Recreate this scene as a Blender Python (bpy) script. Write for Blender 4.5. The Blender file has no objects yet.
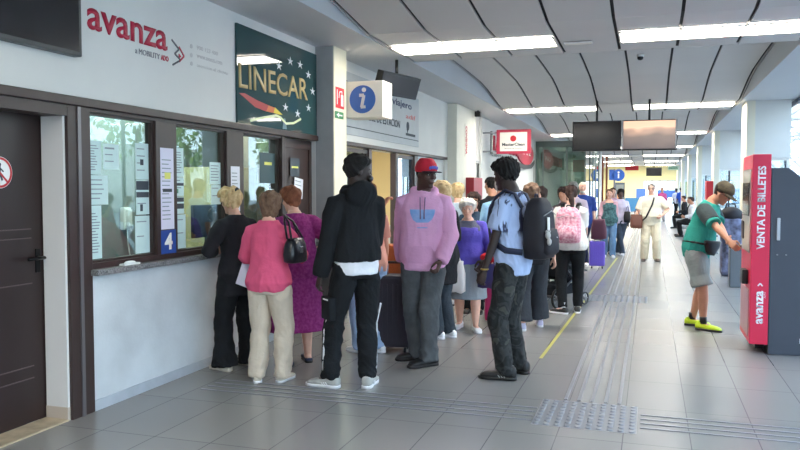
import bpy, bmesh, math, random
import numpy as np
from mathutils import Vector, Matrix, Euler
random.seed(7)
C = bpy.context.scene.collection
SC = bpy.context.scene
PI = math.pi

# ---------------------------------------------------------------- camera, sky, exposure
cam_d = bpy.data.cameras.new('camera'); cam = bpy.data.objects.new('camera', cam_d); C.objects.link(cam)
cam_d.sensor_width = 36; cam_d.lens = 36*760/800; cam_d.clip_start = .05; cam_d.clip_end = 400
cam.location = (0, 0, 1.55)
cam.rotation_euler = (PI/2-math.atan(35/760), 0, 0.31748)
SC.camera = cam
W = bpy.data.worlds.new('sky'); SC.world = W; W.use_nodes = True
nt = W.node_tree; nt.nodes.clear()
wo = nt.nodes.new('ShaderNodeOutputWorld'); bg = nt.nodes.new('ShaderNodeBackground')
tc = nt.nodes.new('ShaderNodeTexCoord'); sep = nt.nodes.new('ShaderNodeSeparateXYZ'); rp = nt.nodes.new('ShaderNodeValToRGB')
nt.links.new(tc.outputs['Generated'], sep.inputs[0]); nt.links.new(sep.outputs['Z'], rp.inputs[0])
rp.color_ramp.elements[0].position = 0.0; rp.color_ramp.elements[0].color = (.84, .92, 1, 1)
rp.color_ramp.elements[1].position = .6; rp.color_ramp.elements[1].color = (.60, .76, 1, 1)
nt.links.new(rp.outputs[0], bg.inputs[0]); bg.inputs[1].default_value = 3.2
nt.links.new(bg.outputs[0], wo.inputs[0])
vs = SC.view_settings
SC.display_settings.display_device = 'sRGB'
vs.view_transform = 'Standard'; vs.look = 'None'; vs.exposure = 1.15; vs.gamma = 1; vs.use_curve_mapping = False
LIGHT_E = 13.5
sun_d = bpy.data.lights.new('sun', 'SUN'); sun_d.energy = 5.0; sun_d.angle = .02; sun_d.color = (1, .95, .86)
sun = bpy.data.objects.new('sun', sun_d); C.objects.link(sun); sun.rotation_euler = (math.radians(12), math.radians(-42), 0)

# ---------------------------------------------------------------- materials
def lin(c):
    r = []
    for v in c[:3]:
        v = v/255.
        r.append(v/12.92 if v <= .04045 else ((v+.055)/1.055)**2.4)
    return (r[0], r[1], r[2], 1)
MATS = {}
def mat(name, col=(200,200,200), rough=.6, metal=0., var=.0, vscale=8., bump=0., bscale=60., emis=0., spec=.5, col2=None, coat=0., alpha=1.):
    if name in MATS: return MATS[name]
    m = bpy.data.materials.new(name); m.use_nodes = True; n = m.node_tree; b = n.nodes['Principled BSDF']
    b.inputs['Base Color'].default_value = lin(col); b.inputs['Roughness'].default_value = rough
    b.inputs['Metallic'].default_value = metal; b.inputs['Specular IOR Level'].default_value = spec
    b.inputs['Coat Weight'].default_value = coat; b.inputs['Coat Roughness'].default_value = .05
    co = n.nodes.new('ShaderNodeTexCoord')
    if emis:
        b.inputs['Emission Color'].default_value = lin(col); b.inputs['Emission Strength'].default_value = emis
    if var or col2:
        tx = n.nodes.new('ShaderNodeTexNoise'); tx.inputs['Scale'].default_value = vscale; tx.inputs['Detail'].default_value = 4
        n.links.new(co.outputs['Object'], tx.inputs['Vector'])
        r = n.nodes.new('ShaderNodeValToRGB'); n.links.new(tx.outputs['Fac'], r.inputs[0])
        c = lin(col)
        r.color_ramp.elements[0].position = .35; r.color_ramp.elements[1].position = .65
        if col2:
            r.color_ramp.elements[0].color = c; r.color_ramp.elements[1].color = lin(col2)
        else:
            r.color_ramp.elements[0].color = tuple(x*(1-var) for x in c[:3])+(1,)
            r.color_ramp.elements[1].color = tuple(min(1, x*(1+var)) for x in c[:3])+(1,)
        n.links.new(r.outputs[0], b.inputs['Base Color'])
    if bump:
        t2 = n.nodes.new('ShaderNodeTexNoise'); t2.inputs['Scale'].default_value = bscale; t2.inputs['Detail'].default_value = 3
        n.links.new(co.outputs['Object'], t2.inputs['Vector'])
        bp = n.nodes.new('ShaderNodeBump'); bp.inputs['Strength'].default_value = bump; bp.inputs['Distance'].default_value = .01
        n.links.new(t2.outputs['Fac'], bp.inputs['Height']); n.links.new(bp.outputs[0], b.inputs['Normal'])
    MATS[name] = m
    return m
def cloth(name, col=None, var=.12, rough=.9, **k):
    return MATS['cloth_'+name] if 'cloth_'+name in MATS else mat('cloth_'+name, col, rough, var=var, vscale=k.pop('vscale', 6), bump=k.pop('bump', .35), bscale=k.pop('bscale', 55), spec=.25, **k)
def glass_mat(name, tint=(235,248,245), refl=.12, rough=.0):
    if name in MATS: return MATS[name]
    m = bpy.data.materials.new(name); m.use_nodes = True; n = m.node_tree; n.nodes.clear()
    o = n.nodes.new('ShaderNodeOutputMaterial'); mx = n.nodes.new('ShaderNodeMixShader')
    t = n.nodes.new('ShaderNodeBsdfTransparent'); g = n.nodes.new('ShaderNodeBsdfGlossy'); f = n.nodes.new('ShaderNodeLayerWeight'); f.inputs[0].default_value = .5
    pw = n.nodes.new('ShaderNodeMath'); pw.operation = 'POWER'; pw.inputs[1].default_value = 4.5
    ad = n.nodes.new('ShaderNodeMath'); ad.operation = 'ADD'; ad.inputs[1].default_value = refl; ad.use_clamp = True
    t.inputs[0].default_value = lin(tint); g.inputs['Roughness'].default_value = rough
    n.links.new(f.outputs['Facing'], pw.inputs[0]); n.links.new(pw.outputs[0], ad.inputs[0]); n.links.new(ad.outputs[0], mx.inputs[0])
    n.links.new(t.outputs[0], mx.inputs[1]); n.links.new(g.outputs[0], mx.inputs[2]); n.links.new(mx.outputs[0], o.inputs[0])
    MATS[name] = m
    return m

# ---------------------------------------------------------------- mesh helpers
def setp(o, label=None, cat=None, group=None, kind=None):
    if label: o['label'] = label
    if cat: o['category'] = cat
    if group: o['group'] = group
    if kind: o['kind'] = kind
    return o
def empty(name, loc=(0,0,0), rz=0., label=None, cat=None, group=None):
    o = bpy.data.objects.new(name, None); C.objects.link(o); o.location = loc; o.rotation_euler = (0,0,rz)
    o.empty_display_size = .1
    return setp(o, label, cat, group)
def link_mesh(name, me, m, parent=None, smooth=False):
    o = bpy.data.objects.new(name, me); C.objects.link(o)
    if m is not None and len(me.materials) == 0:
        for x in (m if isinstance(m, (list, tuple)) else [m]): me.materials.append(x)
    if smooth:
        me.polygons.foreach_set('use_smooth', [True]*len(me.polygons))
    if parent: o.parent = parent
    return o
class MB:
    """collects shapes into one mesh"""
    def __init__(s): s.bm = bmesh.new()
    def box(s, x0, x1, y0, y1, z0, z1, bev=0., M=None, mi=0):
        vs_ = [s.bm.verts.new((x, y, z)) for z in (z0, z1) for y in (y0, y1) for x in (x0, x1)]
        fs = [(0,2,3,1),(4,5,7,6),(0,1,5,4),(2,6,7,3),(0,4,6,2),(1,3,7,5)]
        fa = [s.bm.faces.new([vs_[i] for i in f]) for f in fs]
        for f in fa: f.material_index = mi
        if bev:
            ed = set(e for f in fa for e in f.edges)
            r = bmesh.ops.bevel(s.bm, geom=list(ed), offset=bev, segments=2, affect='EDGES', profile=.6)
            vs_ = list(set(v for f in r['faces'] for v in f.verts))
            # collect the connected island
            st = vs_[:1]; seen = set(st)
            while st:
                v = st.pop()
                for e in v.link_edges:
                    w_ = e.other_vert(v)
                    if w_ not in seen: seen.add(w_); st.append(w_)
            vs_ = list(seen)
        if M is not None: bmesh.ops.transform(s.bm, matrix=M, verts=vs_)
        return s
    def loft(s, rings, cap=True, mi=0):
        """rings: lists of points"""
        rr = [[s.bm.verts.new(p) for p in r] for r in rings]
        n = len(rr[0])
        for a, b in zip(rr[:-1], rr[1:]):
            for i in range(n):
                f = s.bm.faces.new((a[i], a[(i+1) % n], b[(i+1) % n], b[i])); f.material_index = mi; f.smooth = True
        if cap:
            try:
                s.bm.faces.new(list(reversed(rr[0]))).material_index = mi; s.bm.faces.new(rr[-1]).material_index = mi
            except ValueError: pass
        return s
    def tube(s, pts, r, n=10, cap=True, mi=0, closed=False):
        pts = [Vector(p) for p in pts]
        rad = r if isinstance(r, (list, tuple)) else [r]*len(pts)
        rings = []; up = None
        for i, p in enumerate(pts):
            d = (pts[min(i+1, len(pts)-1)]-pts[max(i-1, 0)])
            if d.length < 1e-6: d = Vector((0,0,1))
            d.normalize()
            if up is None:
                up = d.orthogonal().normalized()
            up = (up-d*up.dot(d));
            if up.length < 1e-5: up = d.orthogonal()
            up.normalize(); sd = d.cross(up)
            rings.append([p+(up*math.cos(2*PI*k/n)+sd*math.sin(2*PI*k/n))*rad[i] for k in range(n)])
        return s.loft(rings, cap, mi)
    def cyl(s, p0, p1, r, n=20, mi=0): return s.tube([p0, p1], r, n, True, mi)
    def ball(s, c, r, M=None, seg=14, mi=0):
        r = (r, r, r) if not isinstance(r, (list, tuple)) else r
        mm = Matrix.Translation(c) @ (M if M is not None else Matrix.Identity(4)) @ Matrix.Diagonal((r[0], r[1], r[2], 1))
        q = bmesh.ops.create_uvsphere(s.bm, u_segments=seg, v_segments=max(6, seg*2//3), radius=1, matrix=mm)
        for v in q['verts']:
            for f in v.link_faces: f.smooth = True; f.material_index = mi
        return s
    def prism(s, pts2, fn, d0, d1, mi=0):
        """extrude the 2D outline; fn(u, v, d) gives the point"""
        a = [s.bm.verts.new(fn(u, v, d0)) for u, v in pts2]; b = [s.bm.verts.new(fn(u, v, d1)) for u, v in pts2]
        n = len(a)
        s.bm.faces.new(a).material_index = mi; s.bm.faces.new(list(reversed(b))).material_index = mi
        for i in range(n): s.bm.faces.new((a[i], b[i], b[(i+1) % n], a[(i+1) % n])).material_index = mi
        return s
    def build(s, name, m, parent=None, smooth=False, label=None, cat=None, group=None, kind=None):
        bmesh.ops.recalc_face_normals(s.bm, faces=s.bm.faces[:])
        me = bpy.data.meshes.new(name); s.bm.to_mesh(me); s.bm.free()
        o = link_mesh(name, me, m, parent)
        if smooth: me.polygons.foreach_set('use_smooth', [True]*len(me.polygons))
        return setp(o, label, cat, group, kind)
def bx(name, m, x0, x1, y0, y1, z0, z1, parent=None, bev=0., **k):
    return MB().box(x0, x1, y0, y1, z0, z1, bev).build(name, m, parent, **k)
# planes for writing: L = left wall (faces +X, reads along +Y); F = faces the camera side (-Y, reads along +X)
def onL(X): return lambda u, v, d=0: Vector((X+d, u, v))
def onF(Y): return lambda u, v, d=0: Vector((u, Y-d, v))
def onP(Y): return onF(Y)
def text(name, s, fn, u0, v0, width, height, m, parent, bold=0.0, depth=.002, lift=.001, rot=0., shear=0., label=None):
    cu = bpy.data.curves.new('t', 'FONT'); cu.body = s; cu.size = 1; cu.offset = bold; cu.extrude = 0; cu.resolution_u = 3; cu.shear = shear
    ob = bpy.data.objects.new('t', cu); C.objects.link(ob)
    bpy.context.view_layer.update()
    me = bpy.data.meshes.new_from_object(ob.evaluated_get(bpy.context.evaluated_depsgraph_get()))
    bpy.data.objects.remove(ob); bpy.data.curves.remove(cu)
    bm = bmesh.new(); bm.from_mesh(me); bpy.data.meshes.remove(me)
    g = bmesh.ops.extrude_face_region(bm, geom=bm.faces[:])
    for v in [e for e in g['geom'] if isinstance(e, bmesh.types.BMVert)]: v.co.z += 1
    xs = [v.co.x for v in bm.verts]; ys = [v.co.y for v in bm.verts]
    x0, x1, y0, y1 = min(xs), max(xs), min(ys), max(ys)
    for v in bm.verts:
        a = (v.co.x-x0)/(x1-x0)*width; b = (v.co.y-y0)/(y1-y0)*height
        if rot: a, b = a*math.cos(rot)-b*math.sin(rot), a*math.sin(rot)+b*math.cos(rot)
        v.co = fn(u0+a, v0+b, lift+(depth if v.co.z > .5 else 0))
    bmesh.ops.recalc_face_normals(bm, faces=bm.faces[:])
    me = bpy.data.meshes.new(name); bm.to_mesh(me); bm.free(); me.materials.clear()
    o = link_mesh(name, me, m, parent)
    if label: o['label'] = label
    return o
def dup(root, loc=None, rz=None, label=None, group=None):
    r = root.copy(); C.objects.link(r)
    if loc is not None: r.location = loc
    if rz is not None: r.rotation_euler = (0, 0, rz)
    if label: r['label'] = label
    if group: r['group'] = group
    for ch in list(root.children):
        c = ch.copy(); C.objects.link(c); c.parent = r
        for g in ch.children:
            d = g.copy(); C.objects.link(d); d.parent = c
    return r

# ---------------------------------------------------------------- common materials
M_WALL = mat('wall_white', (222,222,218), .7, var=.03, vscale=1.5, bump=.08, bscale=90)
M_PARA = mat('wall_scuffed', (205,210,214), .5, var=.10, vscale=2.2, bump=.1, bscale=40)
M_BROWN = mat('brown_frame', (58,43,40), .38, var=.08, vscale=5)
M_DOOR = mat('dark_brown_door', (44,29,28), .35, var=.1, vscale=3)
M_CREAM = mat('cream_paint', (226,220,196), .6, var=.03)
M_COL = mat('column_grey', (168,170,170), .6, var=.04)
M_COLD = mat('column_dark_grey', (112,115,116), .6, var=.05)
M_CEIL = mat('ceiling_panel', (198,196,194), .55, var=.02, vscale=1)
M_SOF = mat('soffit', (200,202,204), .55, var=.02, vscale=1)
M_BLACK = mat('black_plastic', (18,18,20), .35)
M_GAP = mat('ceiling_gap', (14,14,15), .8)
M_NAVY = mat('navy_frame', (28,36,60), .4)
M_METAL = mat('steel', (150,152,155), .3, metal=.9)
M_PAPER = mat('paper', (228,232,240), .8, var=.02, vscale=20)
M_PAPERG = mat('paper_greenish', (205,228,226), .8, var=.02, vscale=20)
M_INK = mat('ink', (70,78,84), .8)
M_INKL = mat('ink_pale', (140,152,158), .8)
M_RED = mat('sign_red', (196,32,44), .45)
M_WHITE = mat('white_paint', (240,240,238), .45)
M_SCROFF = mat('screen_off', (24,24,28), .15)
M_GLASS = glass_mat('window_glass', (225,240,238), .10)
M_CLEAR = glass_mat('clear_glass', (238,246,250), .04)
M_PVIO = mat('paper_lilac', (222,220,238), .8)

# floor: large tiles with dark joints
def floor_mat():
    m = bpy.data.materials.new('floor_tiles'); m.use_nodes = True; n = m.node_tree; b = n.nodes['Principled BSDF']
    co = n.nodes.new('ShaderNodeTexCoord'); mp = n.nodes.new('ShaderNodeMapping'); n.links.new(co.outputs['Object'], mp.inputs[0])
    mp.inputs['Location'].default_value = (.14, .0, 0)
    br = n.nodes.new('ShaderNodeTexBrick'); br.offset = 0; br.inputs['Scale'].default_value = 1
    br.inputs['Brick Width'].default_value = .4; br.inputs['Row Height'].default_value = .8
    br.inputs['Mortar Size'].default_value = .0032; br.inputs['Mortar Smooth'].default_value = .1; br.inputs['Bias'].default_value = 0
    br.inputs['Color1'].default_value = lin((144,142,138)); br.inputs['Color2'].default_value = lin((139,137,135)); br.inputs['Mortar'].default_value = lin((98,97,98))
    n.links.new(mp.outputs[0], br.inputs[0])
    tx = n.nodes.new('ShaderNodeTexNoise'); tx.inputs['Scale'].default_value = 1.3; tx.inputs['Detail'].default_value = 1
    n.links.new(co.outputs['Object'], tx.inputs['Vector'])
    mr = n.nodes.new('ShaderNodeMapRange'); mr.inputs['To Min'].default_value = .95; mr.inputs['To Max'].default_value = 1.05
    n.links.new(tx.outputs['Fac'], mr.inputs[0])
    mx = n.nodes.new('ShaderNodeVectorMath'); mx.operation = 'SCALE'
    n.links.new(br.outputs['Color'], mx.inputs[0]); n.links.new(mr.outputs[0], mx.inputs['Scale']); n.links.new(mx.outputs[0], b.inputs['Base Color'])
    b.inputs['Roughness'].default_value = .27
    b.inputs['Specular IOR Level'].default_value = .5
    return m

# ---------------------------------------------------------------- the hall
YN, YF = -6.0, 58.0
ZC = 3.2
XL, XR = -3.68, 2.42
bx('floor', floor_mat(), -6.6, XR+.3, YN, YF+8, -.12, 0, kind='structure')
bx('ground_outside', mat('asphalt', (120,124,128), .8, var=.1, vscale=1.5), XR+.31, 60, -40, 110, -.25, -.13, kind='structure')

# left wall with its openings
w = MB()
w.box(XL-.2, XL, YN, 3.3, 0, 3.6)
w.box(XL-.2, XL, 3.3, 8.07, 2.12, 3.6)
w.box(XL-.2, XL, 8.07, 8.5, 0, 3.6)
w.box(XL-.2, XL, 8.5, 13.95, 2.12, 3.6)
w.box(XL-.2, XL, 8.5, 9.9, 0, .9)
w.box(XL-.2, XL, 13.95, 16.0, 0, 3.6)
w.box(XL-.2, XL, 16.0, 17.0, 2.14, 3.6)
w.box(XL-.2, XL, 17.0, 25.3, 0, 3.6)
w.box(XL-.2, XL, 34, YF, 0, 3.6)
w.build('wall_left', M_WALL, kind='structure')
bx('wall_counter', M_PARA, XL-.2, XL, 4.33, 7.25, 0, .955, kind='structure')
bx('baseboard_left', mat('baseboard', (176,182,190), .5, var=.06), XL-.01, XL+.012, 4.33, 7.25, 0, .075, kind='structure')
bx('trim_1', M_BROWN, XL-.05, XL+.035, 3.25, 8.10, 2.115, 2.175, bev=.006, kind='structure')
bx('trim_2', M_BROWN, XL-.05, XL+.03, 8.47, 14.0, 2.12, 2.17, bev=.006, kind='structure')
# column beside the brown door and the later one
q = MB(); q.box(XL+.001, -3.46, 8.075, 8.47, .95, 3.21); q.build('wall_column', [M_COL], kind='structure')
bx('wall_column_base', M_COLD, XL+.001, -3.455, 8.07, 8.475, 0, .95, kind='structure')
bx('trim_3', M_CREAM, -3.459, -3.452, 8.085, 8.46, .951, 3.2, kind='structure')
bx('wall_pilaster', mat('pilaster_cream', (224,222,208), .6, var=.02), XL+.001, -3.50, 14.1, 15.75, 0, 3.19, kind='structure')
bx('wall_pilaster', M_WALL, XL+.001, -3.62, 16.9, 17.9, 0, 3.19, kind='structure')
# far and near ends
bx('wall_near', M_WALL, -6.6, XR+.2, YN-.2, YN, 0, 3.7, kind='structure')
M_YEL = mat('far_wall_cream', (236,222,168), .6, var=.03)
f = MB()
f.box(-7, -2.45, YF, YF+.2, 0, 3.4); f.box(-1.75, -.45, YF, YF+.2, 0, 3.4); f.box(-2.45, -1.75, YF, YF+.2, 2.1, 3.4)
f.box(-.45, 1.75, YF, YF+.2, 2.25, 3.4); f.box(1.75, XR+.2, YF, YF+.2, 0, 3.4)
f.build('wall_far', M_YEL, kind='structure')
bx('trim_4', mat('blue_dado', (44,110,160), .5), -1.72, -.48, YF-.03, YF-.001, 0, .98, kind='structure')
# hall beyond the left wall's end: side room
bx('wall_side_room', M_WALL, -6.8, -6.6, 24, YF, 0, 3.6, kind='structure')
bx('wall_side_room_back', M_WALL, -6.6, XL-.2, 34, 34.2, 0, 3.6, kind='structure')
bx('wall_side_room_front', M_WALL, -6.6, XL-.2, 25.1, 25.3, 0, 3.6, kind='structure')

# ceiling: waves of long panels with dark gaps
XS = [-2.88+.63*k for k in range(8)]
PROF = [(0,3.19),(.03,3.33),(.5,3.43),(1.2,3.49),(1.9,3.52),(2.8,3.5),(3.9,3.46),(4.5,3.40),(5.1,3.31),(5.8,3.21),(7.46,3.185)]
c = MB()
edges = [-2.93]+XS+[1.58]
for n in range(-2, 7):
    y0 = 9.4+7.5*n
    for i in range(len(edges)-1):
        xa, xb = edges[i]+.017, edges[i+1]-.017
        for j in range(len(PROF)-1):
            (ya, za), (yb, zb) = PROF[j], PROF[j+1]
            g_ = .004 if j in (3, 6, 8) else 0
            a = [(xa, y0+ya, za), (xb, y0+ya, za), (xb, y0+yb-g_, zb), (xa, y0+yb-g_, zb)]
            v = [c.bm.verts.new(p) for p in a]+[c.bm.verts.new((p[0], p[1], p[2]+.02)) for p in a]
            for fc in ((0,1,2,3),(4,7,6,5),(0,4,5,1),(1,5,6,2),(2,6,7,3),(3,7,4,0)): c.bm.faces.new([v[k] for k in fc])
c.build('ceiling', M_CEIL, kind='structure')
c = MB()
for n in range(-2, 7):
    y0 = 9.4+7.5*n
    for x in edges:
        for (ya, za), (yb, zb) in zip(PROF[:-1], PROF[1:]):
            v = [c.bm.verts.new((xx, y0+yy_, zz+dz)) for dz in (.021, .03) for xx, yy_, zz in ((x-.03,ya,za),(x+.03,ya,za),(x+.03,yb,zb),(x-.03,yb,zb))]
            for fc in ((0,1,2,3),(4,7,6,5),(0,4,5,1),(1,5,6,2),(2,6,7,3),(3,7,4,0)): c.bm.faces.new([v[k] for k in fc])
c.build('ceiling_joint_backing', M_GAP, kind='structure')
bx('ceiling_void', M_GAP, -3.0, 1.66, YN, YF, 3.6, 3.65, kind='structure')
s = MB(); s.box(-6.7, -2.93, YN, YF, 3.195, 3.58); s.build('ceiling_soffit_left', M_SOF, kind='structure')
s = MB(); s.box(1.58, XR+.25, YN, YF, 3.195, 3.58); s.build('ceiling_soffit_right', M_SOF, kind='structure')

# ceiling lights
M_LAMP = mat('lamp_diffuser', (255,250,240), .4, emis=LIGHT_E)
M_LFR = mat('lamp_frame', (225,220,210), .5)
def ceiling_light(x0, x1, y0, label):
    t = empty('ceiling_light', ((x0+x1)/2, y0+.30, 3.19), label=label, cat='ceiling light', group='light strips across the wavy ceiling')
    hw = (x1-x0)/2
    fr = MB()
    fr.box(-hw-.02, hw+.02, -.265, -.25, -.012, .004); fr.box(-hw-.02, hw+.02, .25, .265, -.012, .004)
    fr.box(-hw-.015, -hw, -.25, .25, -.012, .004); fr.box(hw, hw+.015, -.25, .25, -.012, .004)
    fr.build('frame', M_LFR, t)
    for k in range(3):
        a = -hw+k*2*hw/3+.014; b = -hw+(k+1)*2*hw/3-.014
        MB().box(a, b, -.248, .248, -.009, -.001).build('diffuser', M_LAMP, t)
ordn = ['nearest the camera, above it', 'first one out', 'first seen from the camera', 'second seen from the camera', 'third along the hall', 'fourth along the hall', 'fifth along the hall', 'sixth along the hall', 'last before the far wall']
for n in range(-2, 7):
    if n == -2: continue
    y0 = 9.4+7.5*n+6.1-(.9 if False else 0)
    if n == -1: y0 = 8.28
    if n >= 0: y0 = 15.6+7.5*n
    if y0 > 57: break
    q = ['in the nearest row, over the queue', 'in the second row, before the hanging screens', 'in the third row, behind the hanging screens', 'in the fourth row', 'in the fifth row', 'in the sixth row', 'in the seventh row by the far wall'][n+1]
    ceiling_light(-2.845, -1.025, y0, 'left bright ceiling light strip '+q)
    ceiling_light(-.325, 1.495, y0, 'right bright ceiling light strip '+q)
ceiling_light(-2.80, -1.06, .8, 'left light strip over the foreground, before the nearest visible row')
ceiling_light(-.42, 1.40, .8, 'right light strip over the foreground, before the nearest visible row')

# small things on the ceiling
def ceil_bit(kind, loc, label, cat):
    t = empty(kind, loc, label=label, cat=cat)
    if kind == 'air_vent':
        MB().box(-.15,.15,-.05,.05,-.012,0).build('vent_frame', M_WHITE, t)
        m_ = MB()
        for k in range(4): m_.box(-.14,.14,-.04+k*.022,-.03+k*.022,-.018,-.011)
        m_.build('vent_slats', M_LFR, t)
    else:
        MB().cyl((0,0,0),(0,0,-.03),.05).build('mount', M_WHITE, t)
        MB().ball((0,0,-.045),(.045,.045,.035)).build('lens_dome', M_BLACK, t)
ceil_bit('air_vent', (-.78, 8.72, 3.187), 'small white slotted vent between the nearest two light strips', 'air vent')
ceil_bit('dome_camera', (-.16, 11.6, 3.50), 'small dark dome camera on the ceiling vault behind the nearest lights', 'security camera')
ceil_bit('dome_camera', (-1.3, 17.9, 3.44), 'small dark dome camera on the ceiling just above the off screen', 'security camera')
t = empty('wall_speaker', (-3.4, 15.5, 3.19), label='small black box speaker under the left soffit above the cream pilaster', cat='speaker')
MB().box(-.06,.06,-.06,.06,-.13,-.02, .01).build('speaker_box', M_BLACK, t); MB().cyl((0,0,-.02),(0,0,0),.02).build('bracket', M_BLACK, t)

# ---------------------------------------------------------------- door in the deep reveal at far left
t = MB(); t.box(XL-.19, XL+.012, 4.115, 4.33, 0, 2.115, .004)
t.build('trim_5', M_BROWN, kind='structure')
bx('trim_6', mat('frame_edge', (120,115,118), .3, metal=.5), XL+.0125, XL+.022, 4.20, 4.23, 0, 2.11, kind='structure')
bx('trim_7', M_BROWN, XL-.15, XL+.01, 3.3, 4.113, 2.04, 2.114, kind='structure')
bx('trim_8', mat('reveal_white', (226,224,222), .6), XL-.19, XL-.012, 4.095, 4.114, .09, 2.04, kind='structure')
bx('baseboard_reveal', mat('reveal_base', (196,182,168), .5), XL-.19, XL-.010, 4.09, 4.114, 0, .09, kind='structure')
bx('trim_9', mat('threshold', (186,168,140), .5, var=.15, vscale=12), XL-.19, XL, 3.2, 4.09, .001, .012, kind='structure')
d1 = empty('door_1', (XL-.22, 3.2, 0)); d1['kind'] = 'structure'
MB().box(-.03, .02, 0, .97, .01, 2.09).build('door_leaf', M_DOOR, d1)
m_ = MB()
for z in (.30, .38, 1.23, 1.29, .93): m_.box(.0201, .024, .0, .8, z, z+.007)
m_.build('door_grooves', mat('groove', (92,76,76), .4), d1)
h = MB(); h.box(.0201, .028, .83, .87, 1.0, 1.16, .003); h.cyl((.03,.85,1.1),(.08,.85,1.1),.012); h.tube([(.075,.86,1.1),(.078,.80,1.1),(.075,.72,1.098)], .011)
h.build('door_handle', mat('dark_handle', (20,20,22), .3, metal=.6), d1)
def annulus(mb, fn, u, v, r0, r1, d0, d1_, n=32, mi=0):
    for i in range(n):
        a, b = 2*PI*i/n, 2*PI*(i+1)/n
        P = [(u+r*math.cos(x), v+r*math.sin(x)) for r, x in ((r0,a),(r1,a),(r1,b),(r0,b))]
        mb.prism(P, fn, d0, d1_, mi)
def disc(mb, fn, u, v, r, d0, d1_, n=32, mi=0, ry=None):
    mb.prism([(u+r*math.cos(2*PI*i/n), v+(ry or r)*math.sin(2*PI*i/n)) for i in range(n)], fn, d0, d1_, mi)
def quadline(mb, fn, pts, wd, d0, d1_, mi=0):
    for (a, b), (c_, d_) in zip(pts[:-1], pts[1:]):
        L = math.hypot(c_-a, d_-b) or 1; nx, ny = -(d_-b)/L*wd/2, (c_-a)/L*wd/2
        mb.prism([(a+nx,b+ny),(c_+nx,d_+ny),(c_-nx,d_-ny),(a-nx,b-ny)], fn, d0, d1_, mi)
sg = empty('no_entry_sticker', (0,0,0), label='round white sticker with red ring and crossed-out walker on the brown door', cat='sign')
fnD = onL(XL-.199)
m_ = MB(); disc(m_, fnD, 3.755, 1.66, .10, .0, .0015); m_.build('sticker_face', M_WHITE, sg)
m_ = MB(); annulus(m_, fnD, 3.755, 1.66, .082, .097, .0018, .003); quadline(m_, fnD, [(3.695,1.72),(3.815,1.60)], .013, .0018, .003); m_.build('red_ring', M_RED, sg)
m_ = MB(); disc(m_, fnD, 3.755, 1.71, .012, .0016, .0025); quadline(m_, fnD, [(3.755,1.70),(3.755,1.655),(3.735,1.60)], .016, .0016, .0025); quadline(m_, fnD, [(3.755,1.655),(3.775,1.61)], .014, .0016, .0025); quadline(m_, fnD, [(3.73,1.665),(3.755,1.69),(3.785,1.665)], .01, .0016, .0025)
m_.build('walker', M_INK, sg)

# ---------------------------------------------------------------- ticket windows
def window(n, y0, y1, z0, z1, glass=M_GLASS, depth=.0, X=XL, fw=.03, fm=M_BROWN):
    t = empty('window_%d' % n, (X, (y0+y1)/2, 0)); t['kind'] = 'structure'
    h_ = (y1-y0)/2
    f_ = MB(); f_.box(-.09,-.03,-h_,-h_+fw,z0,z1); f_.box(-.09,-.03,h_-fw,h_,z0,z1); f_.box(-.09,-.03,-h_+fw,h_-fw,z0,z0+fw); f_.box(-.09,-.03,-h_+fw,h_-fw,z1-fw,z1)
    f_.build('window_frame', fm, t)
    MB().box(-.066,-.060,-h_+fw,h_-fw,z0+fw,z1-fw).build('glass_pane', glass, t)
    return t
window(1, 4.32, 5.085, 1.035, 2.095, fw=.02)
window(2, 5.36, 6.14, 1.035, 2.095, fw=.02)
window(3, 6.44, 7.21, 1.035, 2.095, fw=.02)
m_ = MB(); m_.box(XL-.1, XL-.005, 5.085, 5.36, 1.0, 2.115, .006); m_.build('trim_10', M_BROWN, kind='structure')
m_ = MB(); m_.box(XL-.1, XL-.005, 6.14, 6.44, 1.0, 2.115, .006); m_.build('trim_11', M_BROWN, kind='structure')
m_ = MB(); m_.box(XL-.15, XL+.01, 7.21, 7.29, 0, 2.115, .006); m_.build('trim_12', M_BROWN, kind='structure')
bx('trim_13', M_BROWN, XL-.12, XL, 4.33, 7.21, .997, 1.038, kind='structure')
bx('trim_14', M_BROWN, XL-.12, XL, 4.33, 7.21, 2.09, 2.115, kind='structure')
bx('counter_ledge', mat('granite', (70,72,74), .35, col2=(150,150,150), vscale=110), XL-.02, XL+.075, 4.31, 7.22, .956, .996, bev=.004,
   label='speckled grey granite ledge running under the ticket windows', cat='ledge')
it = MB(); it.box(XL+.0, XL+.05, 4.62, 4.80, .9965, 1.010, .004); it.ball((XL+.025, 4.71, 1.015), (.02,.06,.012))
it.build('soap_dish', M_WHITE, label='small white tray on the granite ledge under the first window', cat='tray')
# brown door beside the column
d2 = empty('door_2', (XL-.05, 7.29, 0)); d2['kind'] = 'structure'
MB().box(-.06, .0, 0, .78, .01, 2.11).build('door_leaf', M_BROWN, d2)
fr = MB()
for a in ((.04,.74,.1,.95),(.04,.74,1.0,2.06)):
    fr.box(0,.012,a[0],a[0]+.05,a[2],a[3]); fr.box(0,.012,a[1]-.05,a[1],a[2],a[3]); fr.box(0,.012,a[0]+.05,a[1]-.05,a[2],a[2]+.05); fr.box(0,.012,a[0]+.05,a[1]-.05,a[3]-.05,a[3])
fr.build('door_panel_frame', mat('brown_frame_b', (66,50,47), .4), d2)
h = MB(); h.cyl((.0,.1,1.02),(.05,.1,1.02),.012); h.tube([(.05,.09,1.02),(.05,.2,1.02)], .011); h.build('door_handle', M_METAL, d2)

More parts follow.
